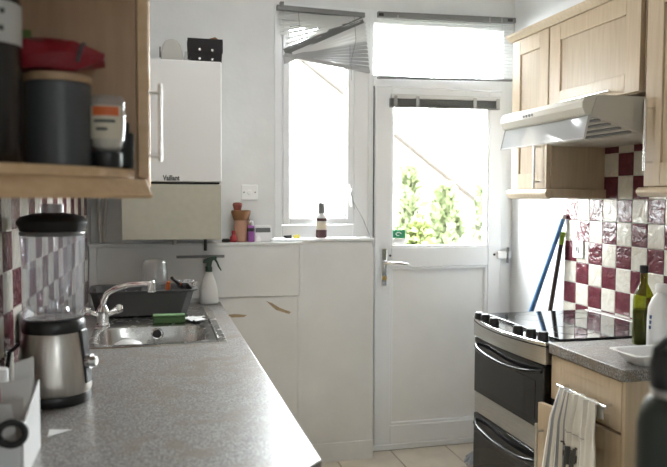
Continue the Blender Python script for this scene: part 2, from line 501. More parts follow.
# ------------------------------------------------------------------ door
d1 = struct('door_1', MB().box(1.1605, 1.190, 3.79, 3.87, 0, 2.47).box(1.972, 2.035, 3.79, 3.87, 0, 2.47)
            .box(1.190, 1.972, 3.79, 3.87, 2.40, 2.47).box(1.190, 1.972, 3.785, 3.87, 2.055, 2.115), 'upvc', bevel=.004)
MB().box(1.1905, 1.9715, 3.775, 3.87, .0, .03).build('threshold', 'upvc', d1, bevel=.004)
MB().box(1.1905, 1.9715, 3.825, 3.831, 2.115, 2.40).build('transom_pane', 'pane', d1)
leaf = MB()
leaf.box(1.1965, 1.292, 3.77, 3.84, .036, 2.05).box(1.885, 1.966, 3.77, 3.84, .036, 2.05)
leaf.box(1.292, 1.885, 3.77, 3.84, 2.0, 2.05).box(1.292, 1.885, 3.77, 3.84, 1.045, 1.156).box(1.292, 1.885, 3.77, 3.84, .036, .142)
leaf = leaf.build('door_leaf', 'upvc', d1, bevel=.005)
MB().ring_frame('y', 1.292, 1.885, 1.156, 2.0, .012, 3.776, 3.80).build('glazing_bead', 'upvc', leaf, bevel=.003)
MB().ring_frame('y', 1.292, 1.885, .142, 1.045, .014, 3.776, 3.80).build('panel_bead', 'upvc', leaf, bevel=.003)
MB().box(1.876, 1.880, 3.795, 3.83, 1.17, 1.988).build('gasket', 'gasket', leaf)
MB().box(1.293, 1.884, 3.808, 3.814, 1.157, 1.999).build('pane', 'pane', d1)
MB().box(1.300, 1.877, 3.797, 3.82, .15, 1.037).build('lower_panel', 'upvc_panel', d1)
MB().box(1.1904, 1.1964, 3.795, 3.868, .031, 2.0545).build('door_seal', 'gasket', d1)
MB().box(1.9661, 1.9719, 3.795, 3.868, .031, 2.0545).build('door_seal', 'gasket', d1)
hz = P(384, 262, Y=3.77)
hp = MB().box(hz.x - .016, hz.x + .016, 3.762, 3.7695, hz.z - .135, hz.z + .075).build('handle_plate', 'chrome', d1, bevel=.003)
MB().tube([(hz.x, 3.765, hz.z), (hz.x, 3.725, hz.z), (hz.x + .015, 3.717, hz.z - .001), (hz.x + .075, 3.717, hz.z - .004), (hz.x + .125, 3.722, hz.z - .012)], [.009, .009, .010, .009, .007], 12).build('lever', 'chrome', hp)
MB().cyl((hz.x, 3.762, hz.z - .09), (hz.x, 3.752, hz.z - .09), .013).build('key_cylinder', 'brass', hp)
MB().cyl((hz.x + .035, 3.77, hz.z + .035), (hz.x + .035, 3.764, hz.z + .035), .006).build('stud', 'soft_black', d1)
h2 = MB().box(1.94, 2.03, 3.755, 3.7695, 1.085, 1.125).build('hinge', 'upvc', d1, bevel=.003)
MB().cyl((2.005, 3.757, 1.06), (2.005, 3.757, 1.15), .008).build('hinge_pin', 'rail_grey', h2)
MB().cyl((1.925, 3.77, 1.108), (1.925, 3.765, 1.108), .007).build('stud', 'soft_black', d1)
q0, q1 = P(392, 230, Y=3.807), P(405, 238, Y=3.807)
st = MB().box(q0.x, q1.x, 3.8055, 3.8075, q1.z, q0.z).build('glass_sticker', 'sticker_green', d1)
MB().lathe([(.008, 0), (.010, .0006)], (0, 0, 0), 12).f
cc = ((q0.x + q1.x) / 2, 3.805, (q0.z + q1.z) / 2)
MB().tube([(cc[0] + .016 * math.cos(a), cc[1], cc[2] + .009 * math.sin(a)) for a in [i * .6 for i in range(9)]], .0018, 6).build('emblem', 'white_plastic', st)
# backing slip of the sticker
MB().box(q0.x, q1.x, 3.8056, 3.8074, q1.z - .040, q1.z - .002).build('glass_label', 'label_white', d1)

# ------------------------------------------------------------------ tiles
S = .1042
tmesh = {}
def wall_tiles(parent, cols, z0, rows, place, skip, flip):
    for c in range(cols):
        for r in range(rows):
            if skip(c, r): continue
            m = 'tile_purple' if (c + r + flip) % 2 == 0 else 'tile_cream'
            loc, rz = place(c, z0 + (r + .5) * S)
            key = (m, parent.name)
            if key not in tmesh:
                o = MB().box(-.004, .004, -S / 2 + .0014, S / 2 - .0014, -S / 2 + .0014, S / 2 - .0014).build('tile', m, parent, bevel=.002, seg=2)
                o.location = Vector(loc); o.rotation_euler = (0, 0, rz); tmesh[key] = o
            else:
                place_copy(tmesh[key], parent, loc, rz)
Y0R = 3.225
MB().box(XR - .0035, XR + .001, 1.55, Y0R, .80, 1.745).build('grout_bed', 'grout', wall_right)
wall_tiles(wall_right, 16, .912 - S, 9, lambda c, z: ((XR - .005, Y0R - (c + .5) * S, z), 0), lambda c, r: False, 1)
# left wall: first column ends by the boxing
Y0L = 3.58
gb = MB(); a, b = 1.25, Y0L
gb.hexa([(xl(a) - .001, a, .90), (xl(a) + .0035, a, .90), (xl(b) + .0035, b, .90), (xl(b) - .001, b, .90),
         (xl(a) - .001, a, 1.56), (xl(a) + .0035, a, 1.56), (xl(b) + .0035, b, 1.56), (xl(b) - .001, b, 1.56)])
gb.build('grout_bed', 'grout', wall_left)
S_L = S
wall_tiles(wall_left, 22, .929, 6, lambda c, z: ((xl(Y0L - (c + .5) * S) + .005, Y0L - (c + .5) * S, z), ALPHA), lambda c, r: False, 0)

# ================================================================== left run: worktop, sink and what stands there
def plate(verts2d, faces, z0, z1):
    n = len(verts2d); mb = MB()
    used = {}
    for f in faces:
        for i in range(len(f)):
            e = (f[i], f[(i + 1) % len(f)]); used[e] = 1
    F_ = [list(f) for f in faces] + [[i + n for i in f][::-1] for f in faces]
    for (a, b) in used:
        if (b, a) not in used: F_.append([b, a, a + n, b + n])
    return mb.add([(x, y, z1) for x, y in verts2d] + [(x, y, z0) for x, y in verts2d], F_)

XE = .331
hx0, hx1, hy0, hy1 = -.222, .25, 2.615, 3.46
g = .0105
V2 = [(xl(1.0) + g, 1.0), (-.06, 1.0), (.295, 1.352), (XE, 1.39),            # 0-3 near end with its cut corner
      (XE, hy0), (hx1, hy0), (hx0, hy0), (xl(hy0) + g, hy0),                  # 4-7
      (XE, hy1), (hx1, hy1), (hx0, hy1), (xl(hy1) + g, hy1),                  # 8-11
      (XE, YB - .003), (xl(3.65) + g, YB - .003)]                             # 12-13
wt = plate(V2, [(0, 1, 2, 3, 4, 5, 6, 7), (5, 4, 8, 9), (7, 6, 10, 11), (11, 10, 9, 8, 12, 13)], .862, .90).build(
    'worktop', 'laminate', None, bevel=.005, seg=3, label='long grey speckled worktop with the sink let into it', cat='worktop')
MB().hexa([(-.06, .9985, .8665), (.2975, 1.3525, .8665), (.2965, 1.3535, .8665), (-.061, .9995, .8665),
           (-.06, .9985, .893), (.2975, 1.3525, .893), (.2965, 1.3535, .893), (-.061, .9995, .893)]).build('edge_strip', 'laminate_core', wt)

# base cabinets below the worktop
def base_cab(y0, y1, label):
    t = thing('base_cabinet', label, 'cabinet', (.0, (y0 + y1) / 2, 0), 'base cabinets under the long worktop')
    xb = xl(y1) + .02
    MB().box(xb, .27, y0, y0 + .016, .1, .858).build('side_panel', 'carcass', t)
    MB().box(xb, .27, y1 - .016, y1, .1, .858).build('side_panel', 'carcass', t)
    MB().box(xb, .27, y0 + .0165, y1 - .0165, .1, .116).build('bottom_panel', 'carcass', t)
    MB().box(xb, xb + .006, y0 + .0165, y1 - .0165, .1165, .858).build('back_panel', 'carcass', t)
    MB().box(xb, .22, y0 + .002, y1 - .002, 0, .1).build('plinth', 'maple', t)
    d = MB().ring_frame('x', y0 + .003, y1 - .003, .12, .85, .07, .272, .292).build('door', 'maple', t, bevel=.0015)
    MB().box(.273, .284, y0 + .07, y1 - .07, .19, .78).build('door_panel', 'maple_panel', d)
    MB().cyl((.315, y1 - .04, .66), (.315, y1 - .04, .82), .005).cyl((.29, y1 - .04, .68), (.315, y1 - .04, .68), .004).cyl((.29, y1 - .04, .80), (.315, y1 - .04, .80), .004).build('handle', 'chrome', d)
base_cab(3.06, 3.655, 'maple base cabinet under the drainer end of the sink')
base_cab(2.45, 3.056, 'maple base cabinet under the sink bowl')
base_cab(1.42, 2.446, 'wide maple base cabinet under the jug blender')

# sink
SX0, SX1, SY0, SY1 = -.234, .263, 2.602, 3.474
bcx, bcy, brx, bry = -.006, 2.835, .202, .178
def rr(a, rx, ry, e=5.0):
    c, s_ = math.cos(a), math.sin(a)
    k = (abs(c / rx) ** e + abs(s_ / ry) ** e) ** (-1 / e)
    return bcx + k * c, bcy + k * s_
def ro(a):
    c, s_ = math.cos(a), math.sin(a); k = 9
    if c > 1e-6: k = min(k, (SX1 - bcx) / c)
    if c < -1e-6: k = min(k, (SX0 - bcx) / c)
    if s_ > 1e-6: k = min(k, (SY1 - bcy) / s_)
    if s_ < -1e-6: k = min(k, (SY0 - bcy) / s_)
    return bcx + k * c, bcy + k * s_
angs = sorted([2 * math.pi * k / 72 for k in range(72)] + [math.atan2(y - bcy, x - bcx) % (2 * math.pi) for x in (SX0, SX1) for y in (SY0, SY1)])
n = len(angs)
rings = [[(*ro(a), .9012) for a in angs], [(*ro(a), .9045) for a in angs]]
def shrink(r, d, z): return [(x + (bcx - x) * d / .2, y + (bcy - y) * d / .2, z) for x, y, _ in r]
rings[1] = [(x + (bcx - x) * .012, y + (bcy - y) * .012, .9045) for x, y, _ in rings[1]]
rings.append([(x + (bcx - x) * .05, y + (bcy - y) * .05, .9025) for x, y, _ in rings[0]])
rings.append([(*rr(a, brx + .012, bry + .012), .9025) for a in angs])
rings.append([(*rr(a, brx, bry), .897) for a in angs])
rings.append([(*rr(a, brx - .012, bry - .012), .79) for a in angs])
rings.append([(*rr(a, brx - .03, bry - .03, 4), .755) for a in angs])
rings.append([(*rr(a, brx * .5, bry * .5, 3), .748) for a in angs])
rings.append([(*rr(a, .03, .03, 2), .744) for a in angs])
sk = MB(); sk.v = [Vector(p) for r in rings for p in r]
sk.f = [[i * n + k, i * n + (k + 1) % n, (i + 1) * n + (k + 1) % n, (i + 1) * n + k] for i in range(len(rings) - 1) for k in range(n)]
sk.f.append([(len(rings) - 1) * n + k for k in range(n)])
sink_t = thing('kitchen_sink', 'stainless steel inset sink with a rounded bowl and drainer', 'sink', (bcx, bcy, .9))
sk.build('basin', 'sink_steel', sink_t)
MB().lathe([(.018, 0), (.022, .002), (.016, .003), (.010, .001)], (0, 0, 0), 20)
ov = MB(); p = Vector((.012, bcy + bry - .0065, .868))
ov.tube([p + Vector((.021 * math.cos(a), 0, .021 * math.sin(a))) for a in [i * math.pi / 9 for i in range(19)]], .005, 8)
ov.build('overflow_ring', 'chrome', sink_t)
MB().cyl(p + Vector((0, .003, 0)), p + Vector((0, -.001, 0)), .018).build('overflow_hole', 'soft_black', sink_t)
MB().lathe([(.035, .7475), (.038, .7495), (.028, .7505), (.0, .7485)], (bcx, bcy, 0), 24).build('drain', 'chrome', sink_t)
for k in range(4):
    MB().tube([(-.17 + k * .1, 3.10, .9005), (-.17 + k * .1, 3.12, .9030), (-.17 + k * .1, 3.40, .9030), (-.17 + k * .1, 3.42, .9005)], .004, 8).build('drainer_rib', 'sink_steel', sink_t)
MB().tube([(.232, 2.68, .9025), (.232, 2.70, .9055), (.232, 3.40, .9055), (.232, 3.43, .9025)], .005, 8).build('drainer_rib', 'sink_steel', sink_t)

# mixer tap
T = Vector((-.205, 3.06, .9035))
tap = thing('mixer_tap', 'chrome mixer tap with a curved spout beside the sink', 'tap', T)
MB().lathe([(.030, 0), (.030, .006), (.024, .012), (.022, .05), (.026, .06), (.020, .075), (.015, .085)], T, 24).build('body', 'chrome', tap)
sp = [T + Vector(v) for v in ((0, 0, .07), (.004, -.005, .105), (.02, -.02, .135), (.055, -.045, .158), (.11, -.085, .176), (.165, -.125, .184), (.19, -.14, .184))]
spt = MB().tube(sp, [.014, .013, .012, .012, .0115, .011, .012], 14).build('spout', 'chrome', tap)
e = sp[-1] + Vector((.006, -.004, 0))
MB().lathe([(.015, -.032), (.016, -.03), (.016, .008), (.010, .014)], e, 18).build('spout_nozzle', 'chrome', tap)
for sgn, dy in ((-1, -.015), (1, .02)):
    h0 = T + Vector((sgn * .018, 0, .045)); h1 = T + Vector((sgn * .05, dy, .058))
    MB().cyl(h0, h1, .011, .012, 14).build('tap_stem', 'chrome', tap)
    d = (h1 - h0).normalized()
    kn = MB().tube([h1, h1 + d * .006, h1 + d * .024, h1 + d * .03], [.014, .019, .019, .013], 10)
    kn.build('tap_knob', 'chrome', tap, bevel=.002)

# dish rack (dark tub) and what drains in it
RX0, RX1, RY0, RY1 = -.27, .165, 3.22, 3.47
dr = MB()
def rloop(x0, x1, y0, y1, z, c=.03):
    return [(x0 + c, y0, z), (x1 - c, y0, z), (x1, y0 + c, z), (x1, y1 - c, z), (x1 - c, y1, z), (x0 + c, y1, z), (x0, y1 - c, z), (x0, y0 + c, z)]
def rim(x): return 1.035
L = [rloop(RX0 + .025, RX1 - .02, RY0 + .02, RY1 - .02, .9075), rloop(RX0, RX1 + .01, RY0, RY1, 1.012), rloop(RX0 - .012, RX1 + .028, RY0 - .012, RY1 + .012, 1.018),
     rloop(RX0 - .012, RX1 + .028, RY0 - .012, RY1 + .012, 1.024), rloop(RX0 + .006, RX1 + .004, RY0 + .006, RY1 - .006, 1.02), rloop(RX0 + .03, RX1 - .025, RY0 + .026, RY1 - .026, .914)]
dr.v = [Vector(p) for l in L for p in l]
# the front lip dips in the middle
for v in dr.v:
    if v.z > 1.0 and v.y < RY0 + .05 and -.2 < v.x < -.1: v.z += .0
dr.f = [[i * 8 + k, i * 8 + (k + 1) % 8, (i + 1) * 8 + (k + 1) % 8, (i + 1) * 8 + k] for i in range(5) for k in range(8)]
dr.f.append([k for k in range(8)][::-1]); dr.f.append([40 + k for k in range(8)])
rk = thing('dish_rack', 'dark grey plastic dish drainer on the sink', 'dish rack', ((RX0 + RX1) / 2, (RY0 + RY1) / 2, .9065))
dr.build('tub', 'grey_plastic', rk, bevel=.003)
for k in range(5):
    x = RX0 + .06 + k * .085
    MB().tube([(x, RY0 + .045, .916), (x, RY0 + .045, .985), (x, RY0 + .075, 1.0), (x, RY1 - .075, 1.0), (x, RY1 - .045, .985), (x, RY1 - .045, .916)], .0045, 8).build('plate_prong', 'grey_plastic', rk)
# clear beaker upside down
cb = (.004, 3.33, 1.005)
MB().lathe([(.062, 0), (.060, .06), (.054, .125), (.046, .143), (.030, .149), (0, .150), (0, .147), (.029, .146), (.044, .140), (.051, .124), (.057, .06), (.059, 0)], cb, 32, closed=True).build(
    'plastic_beaker', 'clear_plastic', None, label='clear plastic beaker upside down in the dish rack', cat='beaker')
MB().lathe([(.05, 0), (.07, .006), (.085, .02), (.088, .03), (.084, .03), (.066, .010), (.0, .006)], (.004, 3.31, .98), 28, sy=.8).build('glass_bowl', 'clear_plastic', None,
    label='shallow clear bowl in the dish rack under the beaker', cat='bowl')
ck = thing('steel_saucepan', 'small steel pan with a dark handle in the dish rack', 'pan', (.148, 3.35, .92))
MB().lathe([(.040, 0.09), (.048, .10), (.050, .125), (.046, .128), (.044, .10), (0, .094)], (.148, 3.35, .92), 24).build('pan', 'chrome', ck)
MB().tube([(.113, 3.33, 1.035), (.096, 3.29, 1.055), (.078, 3.265, 1.072)], [.007, .008, .007], 10).build('pan_handle', 'black_plastic', ck)
MB().tube([(.058, 3.30, .99), (.062, 3.29, 1.03), (.066, 3.285, 1.052)], [.010, .011, .008], 10).build('wooden_brush', 'label_orange', None, label='orange brush handle standing in the dish rack', cat='brush')
# white bowl lying in the sink
MB().lathe([(.072, 0), (.072, .03), (.066, .075), (.050, .108), (.026, .120), (0, .122), (0, .118), (.025, .116), (.047, .104), (.062, .072), (.068, .03), (.068, 0)], (-.10, 2.865, .7555), 32, closed=True).build(
    'white_bowl', 'white_plastic', None, label='white bowl turned upside down in the sink bowl', cat='bowl')
# sponge and cloth on the sink edge
sp_t = thing('sponge', 'green washing up sponge on the far edge of the sink', 'sponge', (.062, 3.055, .9035))
MB().box(-.005, .128, 3.04, 3.10, .904, .930).build('foam', 'sponge_green', sp_t, bevel=.005)
MB().box(-.005, .128, 3.04, 3.10, .9301, .938).build('scouring_pad', 'sponge_green', sp_t, bevel=.002)
cl = MB(); N = 9
for i in range(N):
    for j in range(7):
        x, y = .135 + .075 * i / (N - 1), 3.03 + .10 * j / 6
        cl.v.append(Vector((x + .01 * math.sin(j * 1.3), y + .012 * math.sin(i * 1.1), .909 + .009 * abs(math.sin(i * 1.7 + j * .8)))))
for i in range(N - 1):
    for j in range(6): cl.f.append([i * 7 + j, i * 7 + j + 1, (i + 1) * 7 + j + 1, (i + 1) * 7 + j])
nb = len(cl.v); cl.v += [v - Vector((0, 0, .003)) for v in cl.v]
cl.f += [[nb + q for q in f[::-1]] for f in list(cl.f)]
cl.build('dish_cloth', 'paper', None, label='crumpled pale dish cloth beside the green sponge', cat='cloth')

# spray bottle
sb = Vector((.268, 3.59, .9012))
t = thing('spray_bottle', 'white spray bottle with a dark green trigger head', 'spray bottle', sb)
MB().lathe([(.043, 0), (.0465, .004), (.0465, .03), (.042, .075), (.032, .115), (.021, .142), (.016, .155), (.016, .162)], sb, 28, sy=.75).build('bottle', 'spray_body', t)
MB().cyl(sb + Vector((0, 0, .1615)), sb + Vector((0, 0, .187)), .018, .017).build('collar', 'spray_green', t)
hd = MB().prism([(sb.x - .030, sb.z + .205), (sb.x - .026, sb.z + .222), (sb.x + .012, sb.z + .237), (sb.x + .038, sb.z + .240), (sb.x + .040, sb.z + .226), (sb.x + .018, sb.z + .216), (sb.x + .012, sb.z + .187), (sb.x - .012, sb.z + .187), (sb.x - .010, sb.z + .205)], 'y', sb.y - .012, sb.y + .012)
hd.build('trigger_head', 'spray_green', t, bevel=.003)
MB().tube([sb + Vector((.030, 0, .226)), sb + Vector((.042, 0, .205)), sb + Vector((.050, 0, .185)), sb + Vector((.062, 0, .165))], [.006, .005, .0045, .003], 8).build('trigger', 'spray_green', t)

# jug blender
B = Vector((-.255, 1.972, .9008))
bl = thing('jug_blender', 'jug blender with a brushed steel base and ribbed glass jug', 'blender', B)
MB().lathe([(.090, 0), (.092, .004), (.092, .022), (.090, .026)], B, 40).build('foot', 'black_plastic', bl)
MB().lathe([(.0905, .0262), (.0945, .034), (.0935, .06), (.086, .13), (.0785, .180), (.077, .184)], B, 40).build('motor_base', 'brushed', bl)
MB().lathe([(.0775, .1842), (.079, .187), (.079, .206), (.074, .216), (.066, .218)], B, 40).build('collar', 'black_plastic', bl)
jp = [(.066, .2185), (.074, .222), (.0735, .245), (.0735, .30), (.0755, .38), (.0785, .436), (.0765, .436), (.0735, .38), (.0705, .30), (.0695, .250), (.05, .235)]
MB().lathe(jp, B, 64, mod=lambda a: 1 + .035 * max(-.4, math.cos(8 * a))).build('glass_jug', 'jar_glass', bl)
MB().lathe([(.0795, .4335), (.081, .436), (.081, .442), (.080, .444)], B, 40).build('jug_rim', 'rail_grey', bl)
MB().lathe([(.076, .4442), (.080, .446), (.082, .456), (.088, .464), (.088, .470), (.078, .482), (.055, .489), (.034, .491)], B, 40).build('lid', 'soft_black', bl)
MB().lathe([(.026, .4912), (.030, .493), (.030, .514), (.027, .516), (.025, .513), (.025, .494)], B, 28).build('measuring_cap', 'cap_plastic', bl)
# handle of the jug (towards the wall) and blades
MB().tube([B + Vector(v) for v in ((.02, .07, .43), (.025, .10, .42), (.025, .108, .36), (.02, .10, .29), (.015, .068, .27))], .010, 10).build('jug_handle', 'jar_glass', bl)
bd = MB()
bd.cyl(B + Vector((0, 0, .236)), B + Vector((0, 0, .245)), .040, .036, 28)
bd.cyl(B + Vector((0, 0, .245)), B + Vector((0, 0, .262)), .012, .009)
for k in range(4):
    a = k * math.pi / 2 + .4; u = Vector((math.cos(a), math.sin(a), 0)); w = Vector((-u.y, u.x, 0)); zz = .012 if k % 2 else .026
    c = B + Vector((0, 0, .258))
    bd.hexa([c + w * .007, c - w * .007, c + u * .038 - w * .002 + Vector((0, 0, zz)), c + u * .038 + w * .003 + Vector((0, 0, zz)),
             c + w * .007 + Vector((0, 0, .0015)), c - w * .007 + Vector((0, 0, .0015)), c + u * .038 - w * .002 + Vector((0, 0, zz + .0015)), c + u * .038 + w * .003 + Vector((0, 0, zz + .0015))])
bd.build('blade', 'chrome', bl)
# control knob on the right side with its panel
ka = math.radians(-20)
kd = Vector((math.cos(ka), math.sin(ka), 0)); kt = Vector((-kd.y, kd.x, 0))
pn = MB(); pts = []
for z, r in ((.05, .0945), (.19, .0795)):
    for s_ in (-.018, .018):
        pts.append((B + kd * (r - .006) + kt * s_ + Vector((0, 0, z)), B + kd * (r + .0035) + kt * s_ + Vector((0, 0, z))))
pn.hexa([pts[0][0], pts[0][1], pts[1][1], pts[1][0], pts[2][0], pts[2][1], pts[3][1], pts[3][0]])
cp = pn.build('control_panel', 'black_plastic', bl, bevel=.004)
kc = B + Vector((0, 0, .105)) + kd * .090
MB().cyl(kc, kc + kd * .012, .019, .019, 24).build('control_ring', 'chrome', cp)
MB().tube([kc + kd * .012, kc + kd * .022, kc + kd * .026], [.015, .014, .011], 20).build('control_knob', 'steel', cp)

# cables behind the blender and a white plug box on the wall
wp = P(14, 330, X=xl(1.98) + .03)
pbx = thing('wall_socket', 'white wall socket half hidden behind the blender', 'socket', (xl(2.1) + .01, 2.11, 1.03))
MB().box(xl(2.1) + .012, xl(2.1) + .030, 2.05, 2.19, 1.03, 1.12).build('plate', 'white_plastic', pbx, bevel=.004)
MB().box(xl(2.1) + .030, xl(2.1) + .065, 2.07, 2.12, 1.05, 1.10).build('plug', 'white_plastic', pbx, bevel=.006)
MB().tube([(xl(2.0) + .05, 2.02, 1.07), (-.3555, 1.93, 1.04), (-.3565, 1.87, .98), (-.357, 1.845, .93), (-.3545, 1.83, .906)], .005, 10).build('blender_cord', 'soft_black', None, label='black mains cord looping down behind the blender', cat='cord')
MB().tube([(-.364, 1.80, 1.05), (-.358, 1.78, 1.02), (-.345, 1.755, .97), (-.33, 1.735, .93), (-.31, 1.72, .9055), (-.27, 1.71, .9045)], .0035, 10).build('charger_cord', 'rail_grey', None, label='thin grey cord running down to the worktop beside the blender', cat='cord')

# letter box with papers
LX0, LX1, LY0, LY1, LZ = -.372, -.237, 1.40, 1.60, .9008
lb = thing('letter_holder', 'white letter holder standing in front of the blender', 'letter holder', ((LX0 + LX1) / 2, (LY0 + LY1) / 2, LZ))
MB().box(LX0, LX1, LY0, LY1, LZ, LZ + .004).build('base', 'white_plastic', lb)
MB().prism([(LY0, LZ + .0045), (LY1, LZ + .0045), (LY1, LZ + .145), (LY0, LZ + .105)], 'x', LX1 - .004, LX1).build('side_panel', 'white_plastic', lb, bevel=.001)
MB().prism([(LY0, LZ + .0045), (LY1, LZ + .0045), (LY1, LZ + .145), (LY0, LZ + .105)], 'x', LX0, LX0 + .004).build('side_panel', 'white_plastic', lb, bevel=.001)
MB().box(LX0 + .0045, LX1 - .0045, LY0, LY0 + .004, LZ + .0045, LZ + .07).build('front_panel', 'white_plastic', lb, bevel=.001)
MB().box(LX0 + .0045, LX1 - .0045, LY1 - .004, LY1, LZ + .0045, LZ + .125).build('back_panel', 'white_plastic', lb, bevel=.001)
descr = ['crumpled white receipt sticking highest out of the letter holder', 'folded printed leaflet in the letter holder', 'white envelope leaning in the letter holder',
         'pink edged paper slip in the letter holder', 'grey letter at the front of the letter holder', 'bent white sheet beside the scissors']
for i, d_ in enumerate(descr):
    y = LY1 - .022 - i * .027; w = [.04, .11, .10, .018, .10, .06][i]; x0 = [LX1 - .055, LX0 + .008, LX0 + .02, LX1 - .065, LX0 + .012, LX1 - .075][i]
    hh = [.185, .150, .150, .150, .125, .135][i]
    m_ = ['paper', 'paper_print', 'paper', 'pink', 'paper_print', 'paper'][i]
    pm = MB(); K = 8
    for k in range(K):
        z = LZ + .006 + hh * k / (K - 1); bend = .012 * math.sin(k * .7 + i)
        skew = .012 * (k / (K - 1)) * (-1 if i % 2 else 1)
        pm.v += [Vector((x0 + skew, y + bend * .6, z)), Vector((x0 + w * (1 - .25 * (k == K - 1) * (i % 2)) + skew, y + bend * .6 - .004, z + (.012 if k == K - 1 and i % 2 == 0 else 0))),
                 Vector((x0 + w + skew, y + bend * .6 - .0025, z)), Vector((x0 + skew, y + bend * .6 + .0015, z))]
    for k in range(K - 1):
        for q in range(4): pm.f.append([k * 4 + q, k * 4 + (q + 1) % 4, (k + 1) * 4 + (q + 1) % 4, (k + 1) * 4 + q])
    pm.f += [[0, 3, 2, 1], [4 * (K - 1) + q for q in range(4)]]
    xs = [v.x for v in pm.v]
    lim = LX1 - .006
    for v in pm.v: v.x = min(max(v.x, LX0 + .006), lim)
    pm.build('letter_sheet', m_, None, smooth=False, label=d_, cat='paper', group='papers in the letter holder')
wc = (LX0 + .05, 1.625, LZ)
wbt = thing('pill_bottle', 'small white bottle with a ridged cap behind the letter holder', 'bottle', wc)
MB().lathe([(.018, 0), (.020, .003), (.020, .115), (.016, .125)], wc, 20).build('bottle', 'label_white', wbt)
MB().lathe([(.019, .1252), (.0195, .127), (.0195, .165), (.017, .168)], wc, 20, mod=lambda a: 1 + .02 * math.cos(20 * a)).build('cap', 'white_plastic', wbt)
# scissors: two loop handles over the front of the holder
sc_t = thing('scissors', 'black handled scissors hooked in the front of the letter holder', 'scissors', (-.29, 1.39, .93))
for k, (cx_, cz_, rr_) in enumerate(((-.255, 1.000, .021), (-.306, 1.004, .026))):
    MB().tube([(cx_ + rr_ * math.cos(a) * 1.1, 1.388 - .002 * k * 0, cz_ + rr_ * math.sin(a)) for a in [i * math.pi / 10 for i in range(21)]], .0065, 10).build('handle_loop', 'soft_black', sc_t)
MB().hexa([(-.300, 1.385, .93), (-.288, 1.385, .93), (-.288, 1.391, .93), (-.300, 1.391, .93), (-.298, 1.385, .99), (-.288, 1.385, .99), (-.288, 1.391, .99), (-.298, 1.391, .99)]).build('blade', 'chrome', sc_t)
# scrap of paper on the worktop by the blender
MB().prism([(-.235, 1.715), (-.185, 1.70), (-.232, 1.66)], 'z', .9008, .902).build('paper_scrap', 'paper', None, label='small white scrap of paper on the worktop by the blender', cat='paper')

# ================================================================== upper left: open end shelves and the wall cabinet
cz = 1.487
cabL = thing('wall_cabinet', 'maple wall cabinet with open end shelves on the left wall', 'wall cabinet', (-.18, 1.6, 1.43))
MB().box(xl(1.42) + .006, -.029, 1.42, 1.438, 1.469, 2.20).build('side_panel', 'carcass', cabL, bevel=.001)
MB().box(xl(2.6) + .014, -.031, 1.4385, 2.6, 1.469, 1.487).build('bottom_panel', 'carcass', cabL)  # cabinet lengthened out of view to keep lamp light off the tiles
MB().box(xl(2.6) + .014, -.031, 1.4385, 2.6, 2.182, 2.20).build('top_panel', 'carcass', cabL)
MB().box(xl(2.62) + .006, -.031, 2.6005, 2.618, 1.469, 2.20).build('side_panel', 'carcass', cabL)
dL = MB().ring_frame('x', 1.4175, 2.015, 1.472, 2.197, .07, -.0275, -.006).build('door', 'shelf_wood', cabL, bevel=.002)
MB().box(-.024, -.012, 1.4875, 1.945, 1.542, 2.127).build('door_panel', 'maple_panel', dL)
dL2 = MB().ring_frame('x', 2.019, 2.617, 1.472, 2.197, .07, -.0275, -.006).build('door', 'shelf_wood', cabL, bevel=.002)  # unseen second door, added with the lengthened part that shades the tiles
MB().box(-.024, -.012, 2.089, 2.547, 1.542, 2.127).build('door_panel', 'maple_panel', dL2)
hY = 1.455
MB().cyl((.015, hY, 1.506), (.015, hY, 1.657), .0042, n=14).cyl((-.006, hY, 1.516), (.015, hY, 1.516), .0035, n=12).cyl((-.006, hY, 1.640), (.015, hY, 1.640), .0035, n=12).build('handle', 'steel', dL)
spoly = [(xl(1.1) + .006, 1.10), (-.24, 1.165), (-.16, 1.225), (-.09, 1.30), (-.045, 1.375), (-.032, 1.419), (xl(1.4) + .006, 1.419)]
MB().prism(spoly, 'z', 1.469, cz).build('shelf', 'shelf_wood', cabL, bevel=.0015)
MB().prism(spoly, 'z', 1.806, 1.824).build('shelf', 'shelf_wood', cabL, bevel=.0015)
MB().prism(spoly, 'z', 2.182, 2.20).build('shelf', 'shelf_wood', cabL, bevel=.0015)
# pelmet under the shelf and along the cabinet front, nosed profile
def pelmet(name, path, parent, m, zt, hgt=.036, nose=.012, thick=.018):
    prof = [(0, 0), (thick, 0), (thick + nose * .3, -hgt * .35), (thick + nose, -hgt * .8), (thick + nose * .8, -hgt), (thick - .004, -hgt), (0, -hgt * .55)]
    mb = MB(); m_ = len(prof)
    pts = [Vector((x, y, 0)) for x, y in path]
    for i, p in enumerate(pts):
        d0 = (p - pts[i - 1]).normalized() if i else (pts[1] - p).normalized()
        d1_ = (pts[i + 1] - p).normalized() if i < len(pts) - 1 else d0
        n0 = Vector((d0.y, -d0.x, 0)); n1 = Vector((d1_.y, -d1_.x, 0)); nn = (n0 + n1).normalized(); k = 1 / max(.4, nn.dot(n0))
        mb.v += [p + nn * k * (a - thick) + Vector((0, 0, zt + b)) for a, b in prof]
    for i in range(len(pts) - 1):
        for q in range(m_): mb.f.append([i * m_ + q, i * m_ + (q + 1) % m_, (i + 1) * m_ + (q + 1) % m_, (i + 1) * m_ + q])
    mb.f += [list(range(m_))[::-1], [(len(pts) - 1) * m_ + q for q in range(m_)]]
    return mb.build(name, m, parent, bevel=.0015)
pelmet('pelmet', [(xl(1.1) + .02, 1.105), (-.155, 1.232), (-.012, 1.40)], cabL, 'shelf_wood', 1.4685)
pelmet('pelmet', [(-.012, 1.402), (-.012, 2.615)], cabL, 'shelf_wood', 1.4685)

